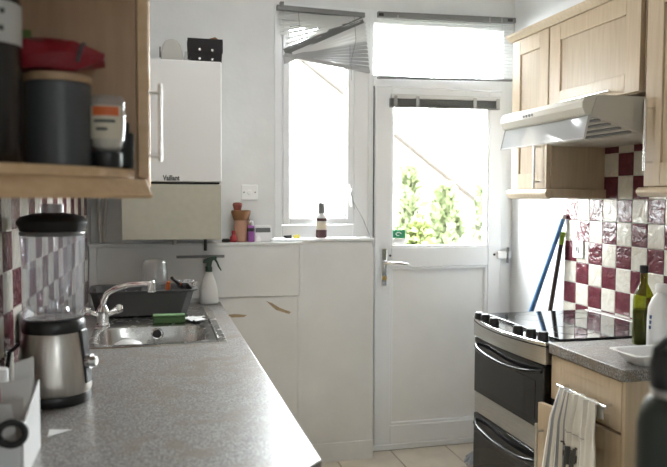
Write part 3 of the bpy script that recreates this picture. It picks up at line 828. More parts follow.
# things on the open shelf
c1 = (-.160, 1.335, cz + .0004)
t = thing('storage_canister', 'dark grey storage canister with a wooden lid on the open shelf', 'canister', c1)
MB().lathe([(.053, 0), (.056, .003), (.056, .142), (.054, .144)], c1, 40).build('body', 'canister_grey', t)
MB().lathe([(.056, .1442), (.057, .146), (.057, .156), (.055, .158)], c1, 40).build('lid', 'lid_wood', t)
c2 = (-.253, 1.25, cz + .0004)
t = thing('sauce_jar', 'tall dark jar with a white label at the shelf end', 'jar', c2)
MB().lathe([(.046, 0), (.049, .004), (.049, .255), (.046, .268), (.042, .274)], c2, 32).build('jar', 'dark_liquid', t)
MB().lathe([(.0494, .188), (.0498, .189), (.0498, .252), (.0494, .253)], c2, 32).build('label', 'label_white', t)
for k, (dx, dz, hh) in enumerate(((.028, .205, .02), (.030, .232, .018), (.012, .21, .05))):
    a = math.radians(-90) + dx / .05
    px_, py_ = c2[0] + .0502 * math.cos(a), c2[1] + .0502 * math.sin(a)
    MB().box(px_ - .006, px_ + .004, py_ - .0012, py_ + .001, c2[2] + dz, c2[2] + dz + hh * .4).build('print_mark', 'ink', t)
MB().lathe([(.044, .2742), (.0475, .277), (.0475, .31), (.044, .314)], c2, 32).build('lid', 'soft_black', t)
MB().box(-.215, -.196, 1.29, 1.294, 1.70, 1.718).f
# foil packet lying on the canister
fp = MB(); NU, NV = 14, 8
zc = c1[2] + .1586
q = [(-.065, 0), (.105, 0)]
for i in range(NU):
    u = i / (NU - 1); X_ = c1[0] - .085 + .165 * u
    for j in range(NV):
        a = 2 * math.pi * j / NV
        hy = .038 * (1 - .55 * max(0, (u - .72) / .28) ** .8 - .35 * max(0, (.15 - u) / .15))
        hz_ = .033 * (1 - .72 * max(0, (u - .70) / .30) ** .7 - .6 * max(0, (.18 - u) / .18))
        hz_ *= 1 + .10 * math.sin(7 * u + j); hy *= 1 + .05 * math.cos(5 * u + 2 * j)
        fp.v.append(Vector((X_, 1.325 + hy * math.cos(a), zc + .026 + max(-.0255, hz_ * math.sin(a)) + .004 * math.sin(9 * u + j * 2.1))))
for i in range(NU - 1):
    for j in range(NV): fp.f.append([i * NV + j, i * NV + (j + 1) % NV, (i + 1) * NV + (j + 1) % NV, (i + 1) * NV + j])
fp.f += [list(range(NV))[::-1], [(NU - 1) * NV + j for j in range(NV)]]
zmin = min(v.z for v in fp.v)
for v in fp.v: v.z += zc + .0003 - zmin
t = thing('foil_packet', 'dark red foil packet lying on the canister lid', 'packet', (c1[0], 1.325, zc))
fp.build('packet', 'red_foil', t)
kx = c1[0] + .040
MB().tube([(kx + .006 * math.sin(a), 1.325 + .040 * math.cos(a), zc + .026 + .029 * math.sin(a)) for a in [math.pi * i / 10 for i in range(-1, 12)]], .003, 8).build('elastic_band', 'canister_grey', t)
# glass jar with an orange label
c3 = (-.0795, 1.345, cz + .0004)
t = thing('label_jar', 'small glass jar with an orange and cream label and a black base', 'jar', c3)
MB().lathe([(.024, 0), (.026, .003), (.026, .026), (.024, .028)], c3, 28).build('lid', 'black_plastic', t)
MB().lathe([(.022, .0285), (.027, .036), (.031, .055), (.033, .09), (.032, .120), (.029, .126), (.0, .127)], c3, 32).build('jar', 'jar_glass', t)
MB().lathe([(.010, .0290), (.024, .037), (.028, .056), (.0295, .085), (.028, .09), (0, .091)], c3, 28).build('contents', 'label_cream', t)
def wrap(r, z0, z1, a0, a1, c, m, nm, par, n=14):
    mb = MB()
    for k in range(n + 1):
        a = a0 + (a1 - a0) * k / n
        for rr_, z in ((r, z0), (r, z1), (r + .0006, z1), (r + .0006, z0)):
            mb.v.append(Vector((c[0] + rr_ * math.cos(a), c[1] + rr_ * math.sin(a), c[2] + z)))
    for k in range(n):
        for q_ in range(4): mb.f.append([k * 4 + q_, k * 4 + (q_ + 1) % 4, k * 4 + 4 + (q_ + 1) % 4, k * 4 + 4 + q_])
    mb.f += [[0, 1, 2, 3][::-1], [n * 4 + q_ for q_ in range(4)]]
    return mb.build(nm, m, par)
lab = wrap(.0333, .050, .108, math.radians(-150), math.radians(-35), c3, 'label_cream', 'label', t)
wrap(.0340, .090, .106, math.radians(-130), math.radians(-50), c3, 'label_orange', 'label_band', lab)
wrap(.0340, .078, .083, math.radians(-125), math.radians(-62), c3, 'ink', 'label_print', lab)
wrap(.0340, .064, .069, math.radians(-118), math.radians(-85), c3, 'ink', 'label_print', lab)
# black tin
MB().lathe([(.016, 0), (.018, .002), (.018, .012)], (0, 0, 0)).f
t = thing('spice_tin', 'small black spice tin at the cabinet edge of the shelf', 'tin', (-.045, 1.398, cz))
MB().box(-.062, -.0335, 1.380, 1.414, cz + .0006, cz + .068).build('tin', 'black_gloss', t, bevel=.004)
MB().lathe([(.009, .0662), (.010, .068), (.010, .085), (.007, .088)], (-.052, 1.398, cz), 18).build('cap', 'black_plastic', t)
# plant sprig behind the jar
MB().tube([(-.222, 1.392, cz + .0004), (-.222, 1.392, 1.60), (-.221, 1.392, 1.70)], [.0025, .0025, .002], 6).add(
    [(-.221, 1.391, 1.69), (-.207, 1.391, 1.705), (-.211, 1.391, 1.735), (-.227, 1.391, 1.735), (-.221, 1.393, 1.69), (-.207, 1.393, 1.705), (-.211, 1.393, 1.735), (-.227, 1.393, 1.735)],
    [(0, 1, 2, 3), (7, 6, 5, 4), (0, 4, 5, 1), (1, 5, 6, 2), (2, 6, 7, 3), (3, 7, 4, 0)]).build('herb_sprig', 'leaf_tag', None, label='green leafy sprig standing behind the dark jar', cat='plant')

# ================================================================== boiler corner
BY = 3.45
bo = thing('wall_boiler', 'white wall hung boiler above the sink', 'boiler', (.10, 3.62, 1.504))
MB().box(-.125, .322, BY, 3.798, 1.507, 2.08).build('casing', 'boiler_white', bo, bevel=.006, seg=3)
MB().box(-.118, .312, BY + .02, 3.79, 1.498, 1.5065).build('seam', 'soft_black', bo)
tp = P(163, 180.2, Y=BY)
text_mesh('brand_lettering', 'Vaillant', .034, 'ink', bo, (tp.x, BY - .0005, tp.z), (1, 0, 0), (0, 0, 1), sx=.76, bold=.0012)
cv = thing('pipe_cover', 'beige cover panel hiding the pipes below the boiler', 'panel', (.09, 3.6, 1.232))
MB().box(-.142, .318, BY + .008, BY + .024, 1.232, 1.496).build('front_panel', 'beige_panel', cv, bevel=.002)
MB().box(.302, .3185, BY + .0245, 3.798, 1.232, 1.496).build('side_panel', 'beige_panel', cv, bevel=.001)
MB().box(.319, .3215, BY + .006, BY + .03, 1.232, 1.502).build('edge_trim', 'white_plastic', cv)
MB().cyl((.10, 3.56, 1.2025), (.10, 3.56, 1.4965), .011).build('support_pipe', 'pipe_white', cv)
for k, (a, b, m_, lab_) in enumerate((((99, 204), (101, 240), 'pipe_white', 'left pale pipe rising behind the beige panel'), ((106, 204), (103, 240), 'pipe_white', 'right pale pipe leaning behind the beige panel'))):
    p0, p1 = P(*b, Y=3.74 + .02 * k), P(*a, Y=3.76 + .02 * k)
    p0.z = 1.2025
    p1 = p0 + (p1 - p0) * 2.2
    MB().cyl(p0, p1, .011, .011, 12).build('water_pipe', m_, None, label=lab_, cat='pipe', group='pipes beside the boiler')
# towel hook strip and drip pipe under the boiler
hk = MB().box(.112, .352, YB - .0165, YB - .0095, 1.127, 1.141).build('hook_rail', 'rail_grey', None, bevel=.002, label='narrow grey strip on the boxing under the boiler', cat='rail')
MB().cyl((.255, YB - .03, 1.165), (.255, YB - .03, 1.235), .008, .008, 14).build('drip_pipe', 'soft_black', None, label='short black drip pipe poking out under the beige panel', cat='pipe')

# on top of the boiler
q = 2.0806
dome = [(.040, 0), (.040, .05), (.048, .085), (.065, .108), (.090, .117), (.115, .108), (.132, .085), (.140, .05), (.140, 0)]
t = thing('stone_plaque', 'pale grey round topped slab on the boiler', 'slab', (.09, 3.56, q))
MB().prism([(x * 1.02 + .002, q + z) for x, z in dome], 'y', 3.54, 3.585).build('slab', 'stone_grey', t, bevel=.006)
MB().box(.036, .0415, 3.545, 3.58, q + .03, q + .075).build('side_mark', 'dark_brown', t)
MB().lathe([(.012, 0), (.013, .002), (.013, .035), (.007, .045), (.007, .06)], (.162, 3.56, q), 18).build('small_vial', 'clear_plastic', None, label='small clear vial between the slab and the black box', cat='vial')
t = thing('studded_box', 'black felt box with four metal studs on the boiler', 'box', (.252, 3.56, q))
MB().prism([(.182, q), (.328, q), (.332, q + .055), (.332, q + .112), (.168, q + .118), (.172, q + .035), (.180, q + .033)], 'y', 3.51, 3.62).build('box', 'felt_black', t, bevel=.002)
MB().box(.166, .3345, 3.506, 3.509, q + .05, q + .117).build('lid_flap', 'felt_black', t, bevel=.001)
for x, z in ((.224, .065), (.284, .063), (.224, .022), (.284, .020)):
    yy = 3.506 if z > .05 else 3.51
    MB().tube([(x, yy, q + z), (x, yy - .003, q + z), (x, yy - .005, q + z)], [.0075, .006, .002], 12).build('stud', 'chrome', t)
MB().hexa([(.262, 3.53, q + .1185), (.325, 3.53, q + .116), (.325, 3.58, q + .116), (.262, 3.58, q + .1185), (.264, 3.53, q + .121), (.300, 3.53, q + .132), (.300, 3.58, q + .132), (.264, 3.58, q + .121)]).build(
    'leather_strap', 'cork_brown', None, bevel=.001, label='brown leather piece on top of the black studded box', cat='leather')

# ================================================================== things on the ledge and window board
LZ2 = 1.2025
def lp(px, Y): return P(px, 240, Y=Y).x
# spurred switch
sw = thing('fused_switch', 'white switch plate on the wall left of the window', 'switch', (.50, 3.79, 1.42))
MB().box(.457, .544, 3.791, 3.7995, 1.421, 1.502).build('plate', 'white_plastic', sw, bevel=.003)
MB().lathe([(.014, 0), (.016, .002), (.013, .006), (.006, .007)], (0, 0, 0)).f
MB().cyl((.500, 3.791, 1.462), (.500, 3.784, 1.462), .013, .011, 20).build('dial', 'white_plastic', sw)
for x in (.470, .530): MB().cyl((x, 3.791, 1.462), (x, 3.7895, 1.462), .004, .004, 10).build('screw', 'rail_grey', sw)
x = lp(241, 3.735)
t = thing('clay_pot', 'tall terracotta pot with a brown cap and dark red knob on the ledge', 'pot', (x, 3.735, LZ2))
MB().lathe([(.034, 0), (.036, .004), (.0375, .08), (.036, .112)], (x, 3.735, LZ2), 28).build('pot', 'terracotta', t)
MB().lathe([(.037, .1123), (.041, .12), (.050, .152), (.0505, .162), (.042, .165)], (x, 3.735, LZ2), 24, mod=lambda a: 1 + .025 * math.cos(9 * a)).build('cap', 'cork_brown', t)
MB().lathe([(.018, .1653), (.022, .18), (.026, .195), (.022, .203), (.01, .206)], (x - .018, 3.735, LZ2), 20).build('knob', 'dark_red', t)
x = lp(233.5, 3.70)
t = thing('nail_polish', 'small red bottle at the foot of the terracotta pot', 'bottle', (x, 3.70, LZ2))
MB().lathe([(.016, 0), (.018, .003), (.018, .025), (.010, .036)], (x, 3.70, LZ2), 16).build('bottle', 'red_plastic', t)
MB().lathe([(.008, .0362), (.009, .04), (.008, .058), (.005, .06)], (x, 3.70, LZ2), 14).build('cap', 'red_plastic', t)
MB().lathe([(.020, 0), (.022, .003), (.022, .012), (.015, .018), (.0, .019)], (lp(226, 3.70), 3.70, LZ2), 18).build('black_disc', 'soft_black', None, label='small black disc left of the red bottle on the ledge', cat='disc')
x = lp(251, 3.71)
t = thing('purple_spray', 'slim purple spray can with a silver cap on the ledge', 'can', (x, 3.71, LZ2))
MB().lathe([(.017, 0), (.019, .003), (.019, .078), (.015, .086)], (x, 3.71, LZ2), 20).build('can', 'purple', t)
MB().lathe([(.013, .0862), (.0145, .09), (.014, .112), (.010, .116)], (x, 3.71, LZ2), 18).build('cap', 'chrome', t)
MB().lathe([(.0192, .055), (.0195, .056), (.0195, .072), (.0192, .073)], (x, 3.71, LZ2), 20).build('dark_band', 'soft_black', t)
x0, x1 = lp(254.5, 3.745), lp(271.5, 3.745)
t = thing('digital_clock', 'small white digital timer with a dark display on the ledge', 'clock', ((x0 + x1) / 2, 3.745, LZ2))
MB().prism([(x0, LZ2), (x1 - .012, LZ2), (x1, LZ2 + .02), (x1, LZ2 + .075), (x1 - .008, LZ2 + .085), (x0, LZ2 + .085)], 'y', 3.73, 3.775).build('body', 'white_plastic', t, bevel=.003)
MB().box(x0 + .003, x1 - .009, 3.7285, 3.7305, LZ2 + .048, LZ2 + .072).build('display', 'display', t)
MB().lathe([(.012, 0), (.015, .004), (.014, .018), (.007, .026), (.006, .034)], (lp(258, 3.70), 3.70, LZ2), 16).build('white_stopper', 'white_plastic', None, label='tiny white stopper in front of the digital timer', cat='stopper')
WZ = 1.2165
kx = P(288, 237, Y=3.72).x
MB().tube([(kx - .022, 3.725, WZ + .012), (kx - .008, 3.72, WZ + .009), (kx + .006, 3.722, WZ + .010), (kx + .020, 3.718, WZ + .011)], [.005, .009, .008, .0105], 10).build('black_plug', 'soft_black', None, label='small black plug lying on the window board', cat='plug')
kx = P(296, 236, Y=3.72).x
MB().tube([(kx - .014, 3.722, WZ + .009), (kx, 3.718, WZ + .010), (kx + .016, 3.72, WZ + .0125)], [.008, .0095, .012], 10).build('yellow_plug', 'yellow', None, label='small yellow stopper lying on the window board', cat='plug')
c = (P(321.3, 237, Y=3.735).x, 3.735, WZ)
t = thing('lotion_bottle', 'small bottle with yellow and dark label on the window board', 'bottle', c)
MB().lathe([(.026, 0), (.028, .003), (.028, .115), (.023, .128), (.0165, .133)], c, 24).build('bottle', 'spray_body', t)
wrap(.0284, .048, .088, math.radians(-165), math.radians(-20), c, 'label_cream', 'label', t)
wrap(.0288, .092, .108, math.radians(-160), math.radians(-25), c, 'maroon', 'label_band', t)
wrap(.0288, .004, .046, math.radians(-180), math.radians(0), c, 'maroon', 'label_print', t)
MB().lathe([(.0155, .1332), (.0185, .136), (.019, .165), (.016, .190), (.008, .196)], c, 20).build('cap', 'rail_grey', t)

# ================================================================== blinds
YBL = 3.745
def rail(a, b, Y, h, d):
    """bar between two pixels on the plane Y"""
    p, q_ = P(*a, Y=Y), P(*b, Y=Y)
    return MB().hexa([(p.x, Y - d / 2, p.z - h / 2), (q_.x, Y - d / 2, q_.z - h / 2), (q_.x, Y + d / 2, q_.z - h / 2), (p.x, Y + d / 2, p.z - h / 2),
                      (p.x, Y - d / 2, p.z + h / 2), (q_.x, Y - d / 2, q_.z + h / 2), (q_.x, Y + d / 2, q_.z + h / 2), (p.x, Y + d / 2, p.z + h / 2)])
def slat(p, q_, tilt, w=.025, th=.0006, crown=.0022):
    """thin curved slat from p to q, tilted about its length"""
    p, q_ = Vector(p), Vector(q_); t_ = (q_ - p).normalized(); y_ = Vector((0, 1, 0)); n_ = t_.cross(y_).normalized()
    if n_.z < 0: n_ = -n_
    wv = y_ * math.cos(tilt) + n_ * math.sin(tilt); nv = n_ * math.cos(tilt) - y_ * math.sin(tilt)
    prof = [(-w / 2, 0), (-w / 4, crown * .75), (0, crown), (w / 4, crown * .75), (w / 2, 0)]
    mb = MB()
    for e_ in (p, q_):
        mb.v += [e_ + wv * a + nv * b for a, b in prof] + [e_ + wv * a + nv * (b - th) for a, b in prof[::-1]]
    mb.f = [[i, (i + 1) % 10, 10 + (i + 1) % 10, 10 + i] for i in range(10)] + [list(range(10))[::-1], list(range(10, 20))]
    return mb
# broken blind over the window
bw = thing('broken_blind', 'broken venetian blind hanging in a twisted fan over the window', 'blind', (.9, YBL, 2.1))
rail((276.5, 7.5), (364.5, 15.5), YBL, .026, .028).build('head_rail', 'rail_grey', bw, bevel=.003)
rail((284.5, 55), (369.5, 71.5), YBL, .020, .026).build('bottom_rail', 'slat_grey', bw, bevel=.003)
for k in range(9):                                   # upper fan: gathered at the right end
    f_ = k / 8
    a = P(278 + 4 * f_ + (5 if k > 5 else 0), 15 + 33 * f_ ** 1.15, Y=YBL + .004 * math.sin(k)); b = P(363 - .5 * k, 17 + .45 * k, Y=YBL)
    slat(a, b, .75).build('slat', 'slat_white', bw)
for k in range(5):                                   # the crossing bundle
    a = P(284 + .6 * k, 50.5 + 1.3 * k, Y=YBL - .004 + .002 * k); b = P(361.5 + .5 * k, 16.5 + 1.6 * k, Y=YBL - .004 + .002 * k)
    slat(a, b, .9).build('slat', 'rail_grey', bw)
for k in range(12):                                  # lower fan: gathered at the left end
    f_ = k / 11
    a = P(292 - 3 * f_, 53 + 2.2 * f_, Y=YBL - .003 * math.cos(k)); b = P(365 + 4 * f_, 22 + 46 * f_, Y=YBL)
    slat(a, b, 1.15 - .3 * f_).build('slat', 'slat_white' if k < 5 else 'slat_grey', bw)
for pts in (((298, 9), (300, 30), (302, 45)), ((354, 15), (356, 40), (351, 62), (351.5, 80)), ((350, 45), (350, 66))):
    MB().tube([P(*p_, Y=YBL - .018) for p_ in pts], .0012, 6).build('cord', 'rail_grey', bw)
MB().hexa([P(283, 55, Y=YBL - .012), P(300, 57, Y=YBL - .012), P(300, 57, Y=YBL + .012), P(283, 55, Y=YBL + .012), P(284, 64, Y=YBL - .012), P(288, 63, Y=YBL - .012), P(288, 63, Y=YBL + .012), P(284, 64, Y=YBL + .012)]).build('bent_slat_end', 'slat_grey', bw)
MB().box(.60 + .055, .675, YBL - .016, YBL + .016, 2.435, 2.462).build('end_bracket', 'rail_grey', bw, bevel=.002)
# lowered blind over the transom
bt = thing('transom_blind', 'lowered venetian blind over the light above the door', 'blind', (1.62, YBL, 2.1))
rail((377.5, 14.5), (515, 21), YBL, .030, .028).build('head_rail', 'rail_grey', bt, bevel=.003)
rail((377.5, 77.5), (513, 80.5), YBL, .011, .024).build('bottom_rail', 'rail_grey', bt, bevel=.002)
NS = 16
for k in range(NS):
    f_ = (k + .6) / NS
    a = P(378, 18 + 58.5 * f_, Y=YBL); b = P(513.5 - 1 * f_, 24 + 56 * f_, Y=YBL)
    slat(a, b, .10).build('slat', 'slat_white', bt)
for x_ in (398, 490, 502):
    MB().tube([P(x_, 15, Y=YBL - .016), P(x_, 79, Y=YBL - .016)], .0011, 6).build('cord', 'slat_white', bt)
for x_ in (380.5, 509): MB().hexa(rail((x_ - 2.5, 15 + (x_ - 380) * .045), (x_ + 2.5, 15.2 + (x_ - 380) * .045), YBL, .016, .034).v).build('end_bracket', 'soft_black', bt, bevel=.002)
# drawn-up blind at the top of the door glass
bd_ = thing('door_blind', 'venetian blind drawn up tight at the top of the door glass', 'blind', (1.6, YBL, 1.97))
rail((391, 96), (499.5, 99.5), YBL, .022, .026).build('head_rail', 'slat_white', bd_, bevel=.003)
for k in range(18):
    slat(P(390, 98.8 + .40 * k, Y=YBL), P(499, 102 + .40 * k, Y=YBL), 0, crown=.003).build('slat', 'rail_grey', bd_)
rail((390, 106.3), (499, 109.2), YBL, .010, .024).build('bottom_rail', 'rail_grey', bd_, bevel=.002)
for x_ in (395, 417, 474, 497):
    dx_ = .03 * (x_ - 391)
    MB().hexa(rail((x_ - 1.6, 101 + dx_), (x_ + 1.6, 101 + dx_), YBL - .001, .058, .028).v).build('ladder_tape', 'slat_grey', bd_)
# cord from the window handle to the door edge
MB().tube([P(349.5, 189, Y=3.742), P(351, 196, Y=3.742), P(354, 203, Y=3.742), P(363, 219, Y=3.73), P(370, 236, Y=3.71), P(372.5, 241, Y=3.675), P(373.2, 247, Y=3.672)],
          .0022, 8).build('window_cord', 'slat_grey', None, label='white cord stretched from the window handle to the sill end', cat='cord')
MB().tube([P(349.5, 190, Y=3.738), P(352, 197, Y=3.738), P(353, 203, Y=3.738), P(354.5, 209, Y=3.738)], [.003, .0045, .004, .002], 8).build('cord_knot', 'slat_grey', None, label='knotted tail of cord below the window handle', cat='cord')

# ================================================================== right run
XF = 1.739
wallcab_group = 'maple wall cabinets over the cooker'
def shaker(parent, y0, y1, z0, z1, w, xf=XF, wz=None):
    d = MB().ring_frame('x', y0, y1, z0, z1, w, xf, xf + .021, wz=wz).build('door', 'maple', parent, bevel=.002)
    MB().box(xf + .008, xf + .018, y0 + w - .002, y1 - w + .002, z0 + (wz or w) - .002, z1 - (wz or w) + .002).build('door_panel', 'maple_panel', d)
    return d
def bar_handle_v(parent, x, y, z0, z1, m='steel'):
    MB().cyl((x - .030, y, z0), (x - .030, y, z1), .006, n=14).cyl((x - .030, y, z0 + .03), (x, y, z0 + .03), .0045, n=10).cyl((x - .030, y, z1 - .03), (x, y, z1 - .03), .0045, n=10).build('handle', m, parent)
c1_ = thing('wall_cabinet', 'narrow maple wall cabinet beside the back door', 'wall cabinet', (1.9, 3.07, 1.432), wallcab_group)
MB().box(XF + .022, XR - .004, 2.907, 3.242, 1.478, 2.208).build('carcass', 'maple_panel', c1_, bevel=.001)
d = shaker(c1_, 2.910, 3.240, 1.480, 2.206, .075)
bar_handle_v(d, XF, 2.967, 1.483, 1.705)
pelmet('pelmet', [(XF + .012, 3.262), (XF + .012, 2.897)][::-1], c1_, 'maple', 1.4775, .044, .010) if False else None
MB().prism([(XF + .02, 1.4775), (XF - .004, 1.4775), (XF - .012, 1.466), (XF - .013, 1.455), (XF - .004, 1.438), (XF + .012, 1.432), (XF + .02, 1.436)], 'y', 2.893, 3.262).build('pelmet', 'maple', c1_, bevel=.0015)
MB().prism([(2.913, 1.4775), (2.893, 1.4775), (2.892, 1.440), (2.902, 1.436), (2.913, 1.440)], 'x', XF + .021, XR - .004).build('pelmet_return', 'maple', c1_)
c2_ = thing('wall_cabinet', 'short maple wall cabinet with a wide door above the cooker hood', 'wall cabinet', (1.9, 2.59, 1.82), wallcab_group)
MB().box(XF + .022, XR - .004, 2.276, 2.9055, 1.830, 2.208).build('carcass', 'maple_panel', c2_, bevel=.001)
d = shaker(c2_, 2.282, 2.899, 1.833, 2.206, .085, wz=.075)
MB().cyl((XF - .028, 2.42, 1.853), (XF - .028, 2.75, 1.853), .0055, n=14).cyl((XF - .028, 2.45, 1.853), (XF, 2.45, 1.853), .0045, n=10).cyl((XF - .028, 2.72, 1.853), (XF, 2.72, 1.853), .0045, n=10).build('handle', 'chrome', d)
c3_ = thing('wall_cabinet', 'near maple wall cabinet cut by the right edge of the picture', 'wall cabinet', (1.9, 2.02, 1.44), wallcab_group)
MB().box(XF + .022, XR - .004, 1.80, 2.246, 1.478, 2.208).build('carcass', 'maple_panel', c3_, bevel=.001)
d = shaker(c3_, 1.805, 2.244, 1.480, 2.206, .085)
bar_handle_v(d, XF, 2.204, 1.537, 1.79, 'chrome')
MB().prism([(XF + .02, 1.4775), (XF - .004, 1.4775), (XF - .012, 1.468), (XF - .013, 1.458), (XF - .004, 1.446), (XF + .012, 1.442), (XF + .02, 1.446)], 'y', 1.80, 2.27).build('pelmet', 'maple', c3_, bevel=.0015)
MB().prism([(2.25, 1.4775), (2.27, 1.4775), (2.27, 1.446), (2.25, 1.446)], 'x', XF + .021, XR - .012).build('pelmet_return', 'maple', c3_)
MB().prism([(XF + .018, 2.2085), (XF - .004, 2.2085), (XF - .010, 2.216), (XF - .026, 2.228), (XF - .030, 2.240), (XF + .018, 2.240)], 'y', 1.80, 3.265).build('cornice', 'maple', None, bevel=.0015,
    label='long maple cornice running along the tops of the wall cabinets', cat='cornice')

# cooker hood
hd_ = thing('cooker_hood', 'cream metal cooker hood with a glass visor', 'cooker hood', (1.75, 2.59, 1.656))
Y0H, Y1H = 2.276, 2.898
sh = [(1.512, 1.742), (1.500, 1.765), (1.500, 1.785), (1.512, 1.803), (1.545, 1.812), (1.562, 1.812), (1.536, 1.738), (1.522, 1.736)]
MB().prism(sh, 'y', Y0H, Y1H).build('front_bar', 'hood_metal', hd_, bevel=.003)
MB().prism([(1.5635, 1.812), (2.043, 1.812), (2.043, 1.672), (1.765, 1.672), (1.5385, 1.740)], 'y', Y0H + .002, Y1H - .002).build('hood_body', 'hood_side', hd_, bevel=.002)
MB().hexa([(1.5365, Y0H + .004, 1.733), (1.5365, Y1H - .004, 1.733), (1.533, Y1H - .004, 1.735), (1.533, Y0H + .004, 1.735)][::-1] and
          [(1.506, Y0H, 1.656), (1.510, Y0H, 1.656), (1.510, Y1H, 1.656), (1.506, Y1H, 1.656), (1.526, Y0H, 1.7355), (1.530, Y0H, 1.7355), (1.530, Y1H, 1.7355), (1.526, Y1H, 1.7355)]).build('visor', 'visor', hd_)
MB().hexa([(1.504, Y0H, 1.650), (1.512, Y0H, 1.650), (1.512, Y1H, 1.650), (1.504, Y1H, 1.650), (1.505, Y0H, 1.656), (1.511, Y0H, 1.656), (1.511, Y1H, 1.656), (1.505, Y1H, 1.656)]).build('visor_strip', 'slat_white', hd_)
for yy in (Y0H - .003, Y1H):
    MB().hexa([(1.503, yy, 1.650), (1.513, yy, 1.650), (1.513, yy + .003, 1.650), (1.503, yy + .003, 1.650), (1.524, yy, 1.737), (1.534, yy, 1.737), (1.534, yy + .003, 1.737), (1.524, yy + .003, 1.737)]).build('visor_end', 'rail_grey' if yy > 2.5 else 'slat_white', hd_)
fl = Vector((1.765 - 1.5385, 0, 1.672 - 1.740)).normalized(); fn = Vector((fl.z, 0, -fl.x))
if fn.z > 0: fn = -fn
for k in range(9):                                     # slotted grease filter on the sloping underside
    u = .018 + k * .023; b0 = Vector((1.5385, 0, 1.740)) + fl * u
    mb = MB(); a_, c_ = b0, b0 + fl * .014
    mb.hexa([(*(a_ + fn * .004 + Vector((0, Y0H + .02, 0))),), (*(c_ + fn * .004 + Vector((0, Y0H + .02, 0))),), (*(c_ + fn * .004 + Vector((0, Y1H - .02, 0))),), (*(a_ + fn * .004 + Vector((0, Y1H - .02, 0))),),
             (*(a_ + Vector((0, Y0H + .02, 0))),), (*(c_ + Vector((0, Y0H + .02, 0))),), (*(c_ + Vector((0, Y1H - .02, 0))),), (*(a_ + Vector((0, Y1H - .02, 0))),)])
    mb.build('filter_slat', 'rail_grey' if k % 2 else 'hood_side', hd_)
for k in range(4):
    yy = 2.69 - k * .022
    MB().cyl((1.500, yy, 1.775), (1.496, yy, 1.775), .006, .005, 12).build('button', 'rail_grey', hd_)

# cooker
YC0, YC1 = 2.352, 2.962
yc, hw = (YC0 + YC1) / 2, (YC1 - YC0) / 2
ck_ = thing('electric_cooker', 'freestanding stainless cooker with black glass hob and two oven doors', 'cooker', (1.73, yc, 0))
MB().box(1.452, 2.03, YC0, YC1, .05, .884).build('body', 'soft_black', ck_, bevel=.002)
MB().box(1.47, 2.0, YC0 + .02, YC1 - .02, 0, .0495).build('plinth', 'soft_black', ck_)
def fx(y, b=.05): return 1.416 - b * (1 - ((y - yc) / hw) ** 2)
def bow(z0, z1, xb, b0, b1=None, n=16, y0=YC0, y1=YC1, x_in=None):
    """slab whose front is bowed; b0 bow at the bottom, b1 at the top"""
    b1 = b0 if b1 is None else b1; mb = MB()
    for k in range(n + 1):
        y = y0 + (y1 - y0) * k / n
        mb.v += [Vector((fx(y, b0) if x_in is None else x_in, y, z0)), Vector((xb, y, z0)), Vector((xb, y, z1)), Vector((fx(y, b1), y, z1))]
    for k in range(n):
        for q_ in range(4): mb.f.append([k * 4 + q_, k * 4 + (q_ + 1) % 4, k * 4 + 4 + (q_ + 1) % 4, k * 4 + 4 + q_])
    mb.f += [[0, 1, 2, 3][::-1], [n * 4 + q_ for q_ in range(4)]]
    return mb
bow(.812, .878, 1.4515, .020, .045).build('fascia', 'steel', ck_, bevel=.002)
bow(.8785, .8825, 1.47, .047, .047).build('seam', 'soft_black', ck_)
bow(.883, .897, 1.474, .05, .046).build('control_strip', 'panel_steel', ck_, bevel=.003)
MB().box(1.4745, 1.985, YC0 - .004, YC1 + .004, .8845, .908).build('hob_glass', 'black_gloss', ck_, bevel=.002)
MB().box(1.9855, 2.028, YC0, YC1, .8845, .909).build('rear_upstand', 'steel', ck_, bevel=.003)
for (rx, ry, rr_) in ((1.62, 2.50, .085), (1.62, 2.81, .07), (1.86, 2.50, .07), (1.86, 2.81, .085)):
    MB().tube([(rx + rr_ * math.cos(a), ry + rr_ * math.sin(a), .9079) for a in [i * math.pi / 18 for i in range(37)]], .0009, 6).build('cooking_ring', 'rail_grey', ck_)
for px_, py_ in ((479.5, 319), (485.5, 321), (494, 325), (518, 333), (531, 336.5), (543, 339.5)):
    p = P(px_, py_, Z=.897)
    MB().lathe([(.020, 0), (.0215, .002), (.020, .024), (.017, .030), (.004, .031)], (p.x, p.y, .8975), 16).build('knob', 'black_plastic', ck_)
def oven(z0, z1, label):
    d = MB().box(1.418, 1.4515, YC0 + .006, YC1 - .006, z0, z1).build('oven_door', 'oven_glass', ck_, bevel=.004)
    MB().box(1.4165, 1.4185, YC0 + .07, YC1 - .07, z0 + .03, z1 - .07).build('oven_window', 'black_gloss', d)
    pts = []
    for k in range(17):
        u = k / 16; y = YC0 + .03 + (YC1 - YC0 - .06) * u; a = math.sin(math.pi * u)
        pts.append((1.418 - .034 * min(1, a * 2.2) ** .6, y, z1 - .026 - .026 * a))
    MB().tube(pts, [.007] + [.009] * 15 + [.007], 12).build('door_handle', 'handle_black', d)
    return d
oven(.556, .806, 'top')
MB().box(1.424, 1.4515, YC0 + .004, YC1 - .004, .462, .552).build('centre_band', 'steel', ck_, bevel=.002)
oven(.085, .457, 'main')

